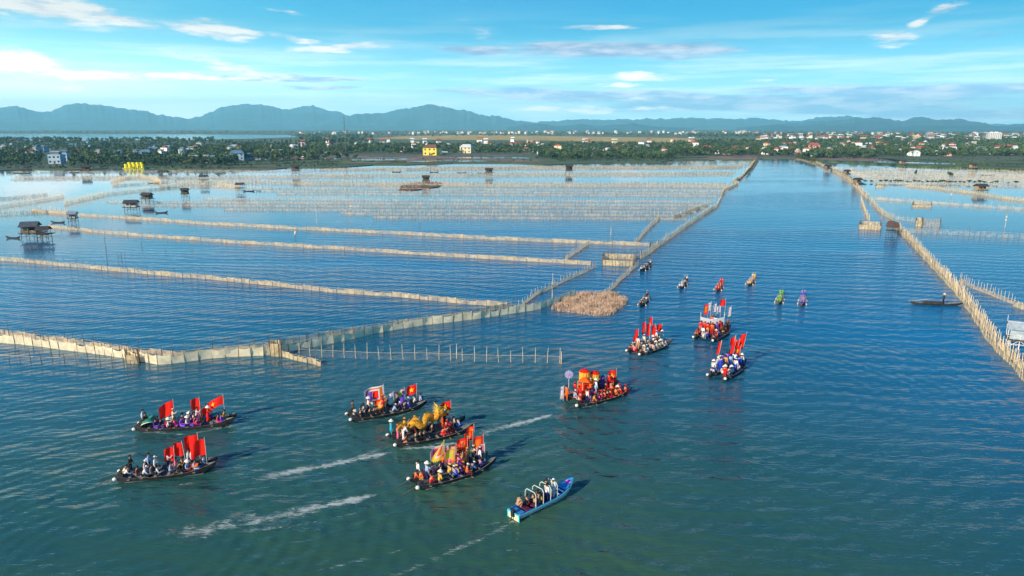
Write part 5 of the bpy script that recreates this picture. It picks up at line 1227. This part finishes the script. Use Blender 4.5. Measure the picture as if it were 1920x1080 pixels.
for a in [(.28,.9,3.8,'banner',.62,1.7,None,.05,None,.2),(.50,1.0,4.7,'banner',.55,1.9,None,.05,None,1),(.56,.5,4.1,'banner',.6,1.6,None,.05,None,2),(.62,.9,4.2,'banner',.6,1.7,None,.05,None,3),(.70,.4,4.0,'banner',.6,1.6,None,.05,None,1.4),(.74,1.2,5.1,'banner',.6,1.2,None,.05,None,.8),(.66,.0,3.6,'banner',.7,1.3,None,.1,None,.3),(.93,.5,3.6,'red',1.0,1.1,None,.1,None,1.2),(.26,1.1,2.6,'red',.6,.8,None,.3,None,2)]: b7.flag(*a)
b8 = paired('paired sampan with a long blank white banner stretched above orange-clad people', 'the white-banner boat', (1318,640), (1350,619), 2.7, 1.4, 8.4); b8.fs = 0.92
g = 1.4
for a in [(.05,g,'squat','orange','red','t'),(.10,g,'sit','red','orange','t'),(.03,.1,'sit','white','white','k',0,.6),(.09,-.2,'sit','blue','blue','t',0,.6),(.12,.5,'stand','white','grey','h'),(.04,-g,'squat','grey','dark','h'),(.12,-g,'sit','red','red','t'),(.18,-g,'sit','orange','red','t'),(.22,-.6,'stand','orange','red','t',0,.6),(.24,.6,'stand','red','red','t',0,.6),(.25,1.3,'stand','red','orange','t',0,.6),(.30,-.1,'stand','dark','dark','h',0,.6),(.33,-1.0,'stand','purple','navy','t',0,.6),(.38,.5,'stand','lightblue','white','h',0,.6),(.42,1.2,'stand','orange','red','t',0,.6),(.45,-1.1,'stand','red','red','t',0,.6),(.50,0,'stand','orange','orange','t',0,.6),(.55,.8,'stand','magenta','red','t',0,.6),(.62,-1.0,'stand','red','orange','t',0,.6),(.66,-g,'sit','orange','red','t'),(.72,.4,'pole','white','white','h',0,.6),(.80,-g,'pole','orange','red','t'),(.74,1.0,'pole','orange','red','t',0,.6),(.86,0,'pole','palepink','purple','h'),(.30,-g,'sit','blue','navy','t'),(.2,0,'stand','red','gold','t',0,.6)]: b8.person(*a)
for a in [(.74,1.3,5.0,'wp',.7,1.3,None,.2,None,1),(.80,.6,4.8,'wp',.7,1.3,None,.5,None,2),(.84,0,4.6,'wp',.7,1.2,None,.4,None,3),(.88,-.6,5.6,'red',1.0,1.0,None,.1,None,.3),(.80,-1.8,4.6,'wp',.7,1.5,None,.3,None,1.7),(.70,1.6,4.7,'ory',.8,1.5,None,.2,None,.2)]: b8.flag(*a)
bn = obj('banner', None, loc=b8.W(.42*b8.L, 0, .6), rz=0, label='long blank white cloth banner stretched between two poles above the boat', category='banner')
for s in (-1, 1): MB().beam((s*1.85,0,0), (s*1.85,0,3.3), .04).build('banner_pole', stakeL, bn)
MB().grid(lambda u, v: ((u-.5)*3.7, -.05-.25*sin(u*pi), 1.75+.8*v-.28*sin(u*pi)), 18, 4).build('banner_cloth', COLF['white'], bn, True)
b9 = paired('paired sampan with leaning red flags and a crew in white and blue', 'the white-and-blue boat', (1343,712), (1374,690), 2.0, 1.3, 7.8); b9.fs = 0.88
g = 1.0
for a in [(.10,g,'squat','white','blue','c'),(.16,g,'stand','white','blue','c'),(.22,g,'stand','white','navy','h'),(.20,.2,'stand','blue','blue','h',0,.6),(.28,.5,'stand','white','blue','k',0,.6),(.02,-g,'stand','red','red','c'),(.12,-.4,'sit','white','navy','k',0,.6),(.24,-g,'sit','white','blue','k'),(.30,-g,'sit','white','navy','c'),(.36,0,'stand','tan','tan','h',0,.6),(.42,.6,'pole','purple','navy','h',0,.6),(.46,-.3,'stand','lightblue','blue','h',0,.6),(.50,-g,'stand','white','blue','k'),(.55,.4,'pole','violet','blue','h',0,.6),(.60,-.5,'pole','white','blue','h',0,.6),(.66,-g,'stand','blue','blue','h'),(.72,.4,'stand','purple','navy','h',0,.6),(.78,-g,'stand','white','navy','c'),(.82,-.6,'pole','white','blue','k'),(.88,g,'pole','brown','black','h'),(.7,-.3,'stand','pink','blue','h',0,.6),(.38,g,'stand','white','blue','c')]: b9.person(*a)
for a in [(.30,1.1,4.6,'banner',.5,1.7,None,.1,None,1,.3,(.6,.2)),(.38,1.2,4.3,'banner',.5,1.6,None,.1,None,2,.3,(.5,.2)),(.60,0,4.2,'banner',.6,1.6,None,.2,None,.2,.3,(.6,.2)),(.68,-.3,4.3,'red',.8,1.2,None,.2,None,1,.3,(.6,.3)),(.76,.2,4.5,'red',.8,1.1,None,.2,None,2,.3,(.2,.2)),(.80,-.6,4.0,'red',.9,1.1,None,.2,None,.6,.3,(.7,.3)),(.86,-.4,5.0,'red',1.0,1.2,None,.3,None,.1,.3,(.9,.3)),(.84,.4,4.4,'red',.8,1.0,None,.3,None,3,.3,(.3,.3)),(.72,-.7,3.4,'star',1.0,1.2,None,.3,None,2,.3,(.3,.2))]: b9.flag(*a)
fr = random.Random(4)
for b, cs_, N_ in ((b1,['magenta','cream','purple','palepink'],5),(b2,['white','dark','lightblue'],4),(b3,['black','white','dark','grey'],5),(b4,['black','dark','gold','white'],5),(b5,['orange','purple','yellow','navy','pink'],8),(b6,['red','orange','magenta','palepink','gold'],9),(b7,['white','cream','palepink'],5),(b8,['orange','red','white','gold'],7),(b9,['white','blue','lightblue','white'],6)):
    for k in range(N_):
        b.person(.15+.7*(k+fr.random()*.7)/N_, (-1)**k*(b.gap/2+fr.uniform(-.3,.3)), fr.choice(['sit','sit','squat','sitrow']), fr.choice(cs_), fr.choice(['dark','navy','black','maroon']), fr.choice('hhctk'), fr.uniform(-.6,.6), extra='')
for b in (b1,b2,b3,b4,b5,b6,b7,b8,b9): b.finish(); b.flags_done()

# ------------------------------------------------------------------ narrow rowing boats
pd = MB().beam((0,0,.75), (0,0,-.25), .016).box((0,0,-.42), (.03,.15,.36)).mesh('paddle', stakeL)
def racer(label, name, stern, bow, L, cols, hats, tr='dark', hullm=hullD, seated=True, n_=5):
    a, b = G(*stern), G(*bow); v_ = b-a; rz = atan2(v_.y, v_.x)
    me, hf, tp = hull_mesh(L*1.08, 1.1, .34, .45, .3, .25, 'hull', [hullm, hullT, hullI])
    root = obj('rowing_boat', None, loc=a, rz=rz, label=label, category='boat', group='narrow rowing boats racing ahead')
    obj('hull', me, root)
    B = Boat(root, L, name)
    for i in range(n_):
        u = .16+.66*i/(n_-1)
        MB().box((L*u-.05, 0, .26), (.2, hf(u)*1.8, .04)).build('thwart', hullT, root)
        for s in ((-1,1) if i % 2 == 0 else (0,)):
            B.person(u, s*.22, 'sitrow' if i < n_-1 else 'row', cols[(i+(s > 0)) % len(cols)], tr, hats[i % len(hats)], 0, .32 if i < n_-1 else .05, scl=.78)
            if s and i < n_-1:
                o = obj('paddle', pd, loc=B.W(u*L+.55, s*.62, .42), category='paddle', group='paddles dipping beside the rowing boats'); o.rotation_euler = (s*.35, .25, rz)
                o['label'] = 'paddle on %s side of %s, %s from stern' % ('left' if s > 0 else 'right', name, ORD[i//2])
    B.finish(); return B
racer('black rowing boat with white-shirted crew beside the fish pen', 'black fish-pen boat', (1200,510), (1221,497), 9, ['black','white','dark'], ['c','h'])
racer('black rowing boat with a few seated men right of the brush pile', 'black brush-pile boat', (1200,577), (1217,555), 8.5, ['dark','black','white'], ['h','c'], n_=4)
racer('rowing boat crewed in white near the middle of the channel', 'the white-crewed boat', (1274,543), (1290,525), 8.5, ['white','white','black'], ['k'], hullm=mat('hull_grey', (.16,.13,.13), .7, .2, 3))
racer('rowing boat crewed all in red', 'the red-crewed boat', (1343,548), (1357,528), 8.5, ['red'], ['r'], 'red', mat('hull_brown', (.30,.12,.04), .6, .2, 3))
racer('rowing boat crewed in yellow and pale pink', 'the yellow-and-pink boat', (1402,537), (1417,520), 8.5, ['yellow','palepink','pink','palepink'], ['k','c'], 'yellow', mat('hull_brown', (.3,.12,.04)))
racer('rowing boat crewed in bright green', 'the green-crewed boat', (1459,572), (1467,549), 8.5, ['green'], ['r','c'], 'green', mat('hull_brown', (.3,.12,.04)))
racer('rowing boat crewed in royal blue with white caps', 'the blue-crewed boat', (1503,575), (1507,551), 8.5, ['blue','blue','violet'], ['k'], 'blue', mat('hull_brown', (.3,.12,.04)))

# ------------------------------------------------------------------ blue motor boat
a, b = G(964,973), G(1068,921); v_ = b-a; L = v_.length; rz = atan2(v_.y, v_.x)
bl = mat('boat_blue', (.01,.065,.40), .35, .12, 2, spec=.5); wt_ = mat('boat_white', (.74,.77,.78), .4, .06, 2, spec=.5); tq = mat('boat_teal', (.06,.55,.55), .4, .06, 2); sky_ = mat('boat_sky', (.03,.26,.58), .4, .1, 2)
root = obj('motor_boat', None, loc=a, rz=rz, label='blue and white open motor boat with four hoop frames, nearest the camera', category='boat')
me, hf, tp = hull_mesh(L*1.06, 1.55, .62, .62, .05, .88, 'hull', [wt_, bl, bl], ns=30, bowpow=.62, thick=.14)
h = obj('hull', me, root)
rb = MB()
for s in (-1, 1): rb.tube([(L*1.06*q/24, s*(hf(q/24)+.015), tp(q/24)-.04) for q in range(0, 25)], [.03]*25, 6)
rb.build('rub_rail', tq, root)
MB().box((-.04,0,.24), (.06,1.42,.74)).build('transom', [mat('boat_cream', (.74,.70,.48), .5, .1, 2)], root)
MB().box((-.08,0,.60), (.08,1.46,.12)).box((-.075,-.68,.24), (.06,.12,.7)).box((-.075,.68,.24), (.06,.12,.7)).build('transom_trim', tq, root)
MB().box((L*.06,0,.55), (L*.1,1.2,.06)).build('stern_deck', sky_, root)
bd = MB().grid(lambda u, v: (L*1.06*(.78+.21*u), (v-.5)*2*(hf(.78+.21*u)-.05), tp(.78+.21*u)+.02), 10, 4); bd.build('bow_deck', sky_, root)
MB().grid(lambda u, v: (L*1.06*(.885+.05*u), (v-.5)*1.3*hf(.885+.05*u), tp(.885+.05*u)+.035), 6, 3).build('painted_emblem', M(225,90,190), root)
for u in (.72, .79): MB().box((L*u, 0, tp(u)-.05), (.16, hf(u)*1.7, .06)).build('thwart', wt_, root)
stl = mat('hoop_steel', (.55,.60,.50), .35, .1, 2)
for u in (.28,.41,.54,.665):
    w2 = hf(u)-.1; MB().tube([(L*u,-w2,.5),(L*u,-w2,1.65),(L*u+.02,-w2*.72,1.88),(L*u+.02,w2*.72,1.88),(L*u,w2,1.65),(L*u,w2,.5)], [.04]*6, 7).build('hoop_frame', stl, root)
for u in (.2,.33,.46): MB().box((L*u,0,.46), (.5,1.1,.1)).build('bench', M(95,30,60), root)
mt = MB().box((-.12,.0,.55), (.3,.32,.45)).ball((-.12,0,.85), (.2,.2,.14)).build('outboard_motor', M(40,42,46), root); MB().beam((-.25,0,.4), (-.5,0,-.3), .05).build('propeller_shaft', M(60,60,62), mt)
bb = Boat(root, L, 'the blue motor boat')
for q in [(.10,.35,'squat','tan','tan','h',0,.6,False,True),(.24,.3,'sit','brown','maroon','h',0,.5),(.34,.25,'sit','maroon','dark','h',0,.5),(.40,-.2,'sit','tan','brown','h',0,.5),(.45,.3,'sit','black','black','l',0,.5),(.52,-.3,'stand','white','navy','h',0,.12),(.60,.3,'stand','black','dark','h',0,.12),(.66,-.15,'stand','white','white','k',0,.12),(.30,-.35,'sit','dark','navy','b',0,.5)]: bb.person(*q)
bb.finish()
# fisherman's dark sampan at right
a = G(1707,570); b = G(1805,573); v_ = b-a; L = v_.length
me, hf, tp = hull_mesh(L, 1.0, .30, .35, .30, .1, 'hull', [hullD, hullT, hullI])
root = obj('fishing_sampan', None, loc=a, rz=atan2(v_.y, v_.x), label='long dark fishing sampan lying side-on beside the right bank fence', category='boat'); obj('hull', me, root)
MB().box((L*.45,0,.3), (.2,.8,.05)).box((L*.75,0,.3), (.2,.7,.05)).build('thwart', hullT, root)
hp_ = MB(); r = random.Random(3)
for q in range(26): hp_.lathe((L*(.27+.012*q*1.0), r.uniform(-.1,.1), .38), [(.01,-.2),(.30,-.18),(.36,0),(.30,.2),(.02,.28)], 8)
hp_.build('net_heap', mat('net_heap', (.05,.035,.03), .95, .4, 6, .5), None, loc=a, rz=atan2(v_.y, v_.x), label='dark heap of nets piled amidships in the fishing sampan', category='nets')
fb_ = Boat(root, L, 'the dark fishing sampan'); fb_.person(.62, 0, 'stand', 'black', 'black', 'c'); fb_.finish()
MB().beam((-.3,.2,.5), (3.0,.1,1.0), .03).build('pole', stakeL, root)
# ------------------------------------------------------------------ haze
hz = bpy.data.materials.new('haze'); hz.use_nodes = True; n = NT(hz.node_tree)
vp = n.n('ShaderNodeVolumePrincipled', ins={'Color': (.36,.84,1.0,1), 'Density': .000092, 'Anisotropy': .05})
n.t.links.new(vp.outputs[0], n.n('ShaderNodeOutputMaterial').inputs['Volume'])
MB().box((0, 0, 345), (36600, 36600, 694)).build('haze', hz, kind='stuff', label='pale blue morning haze')
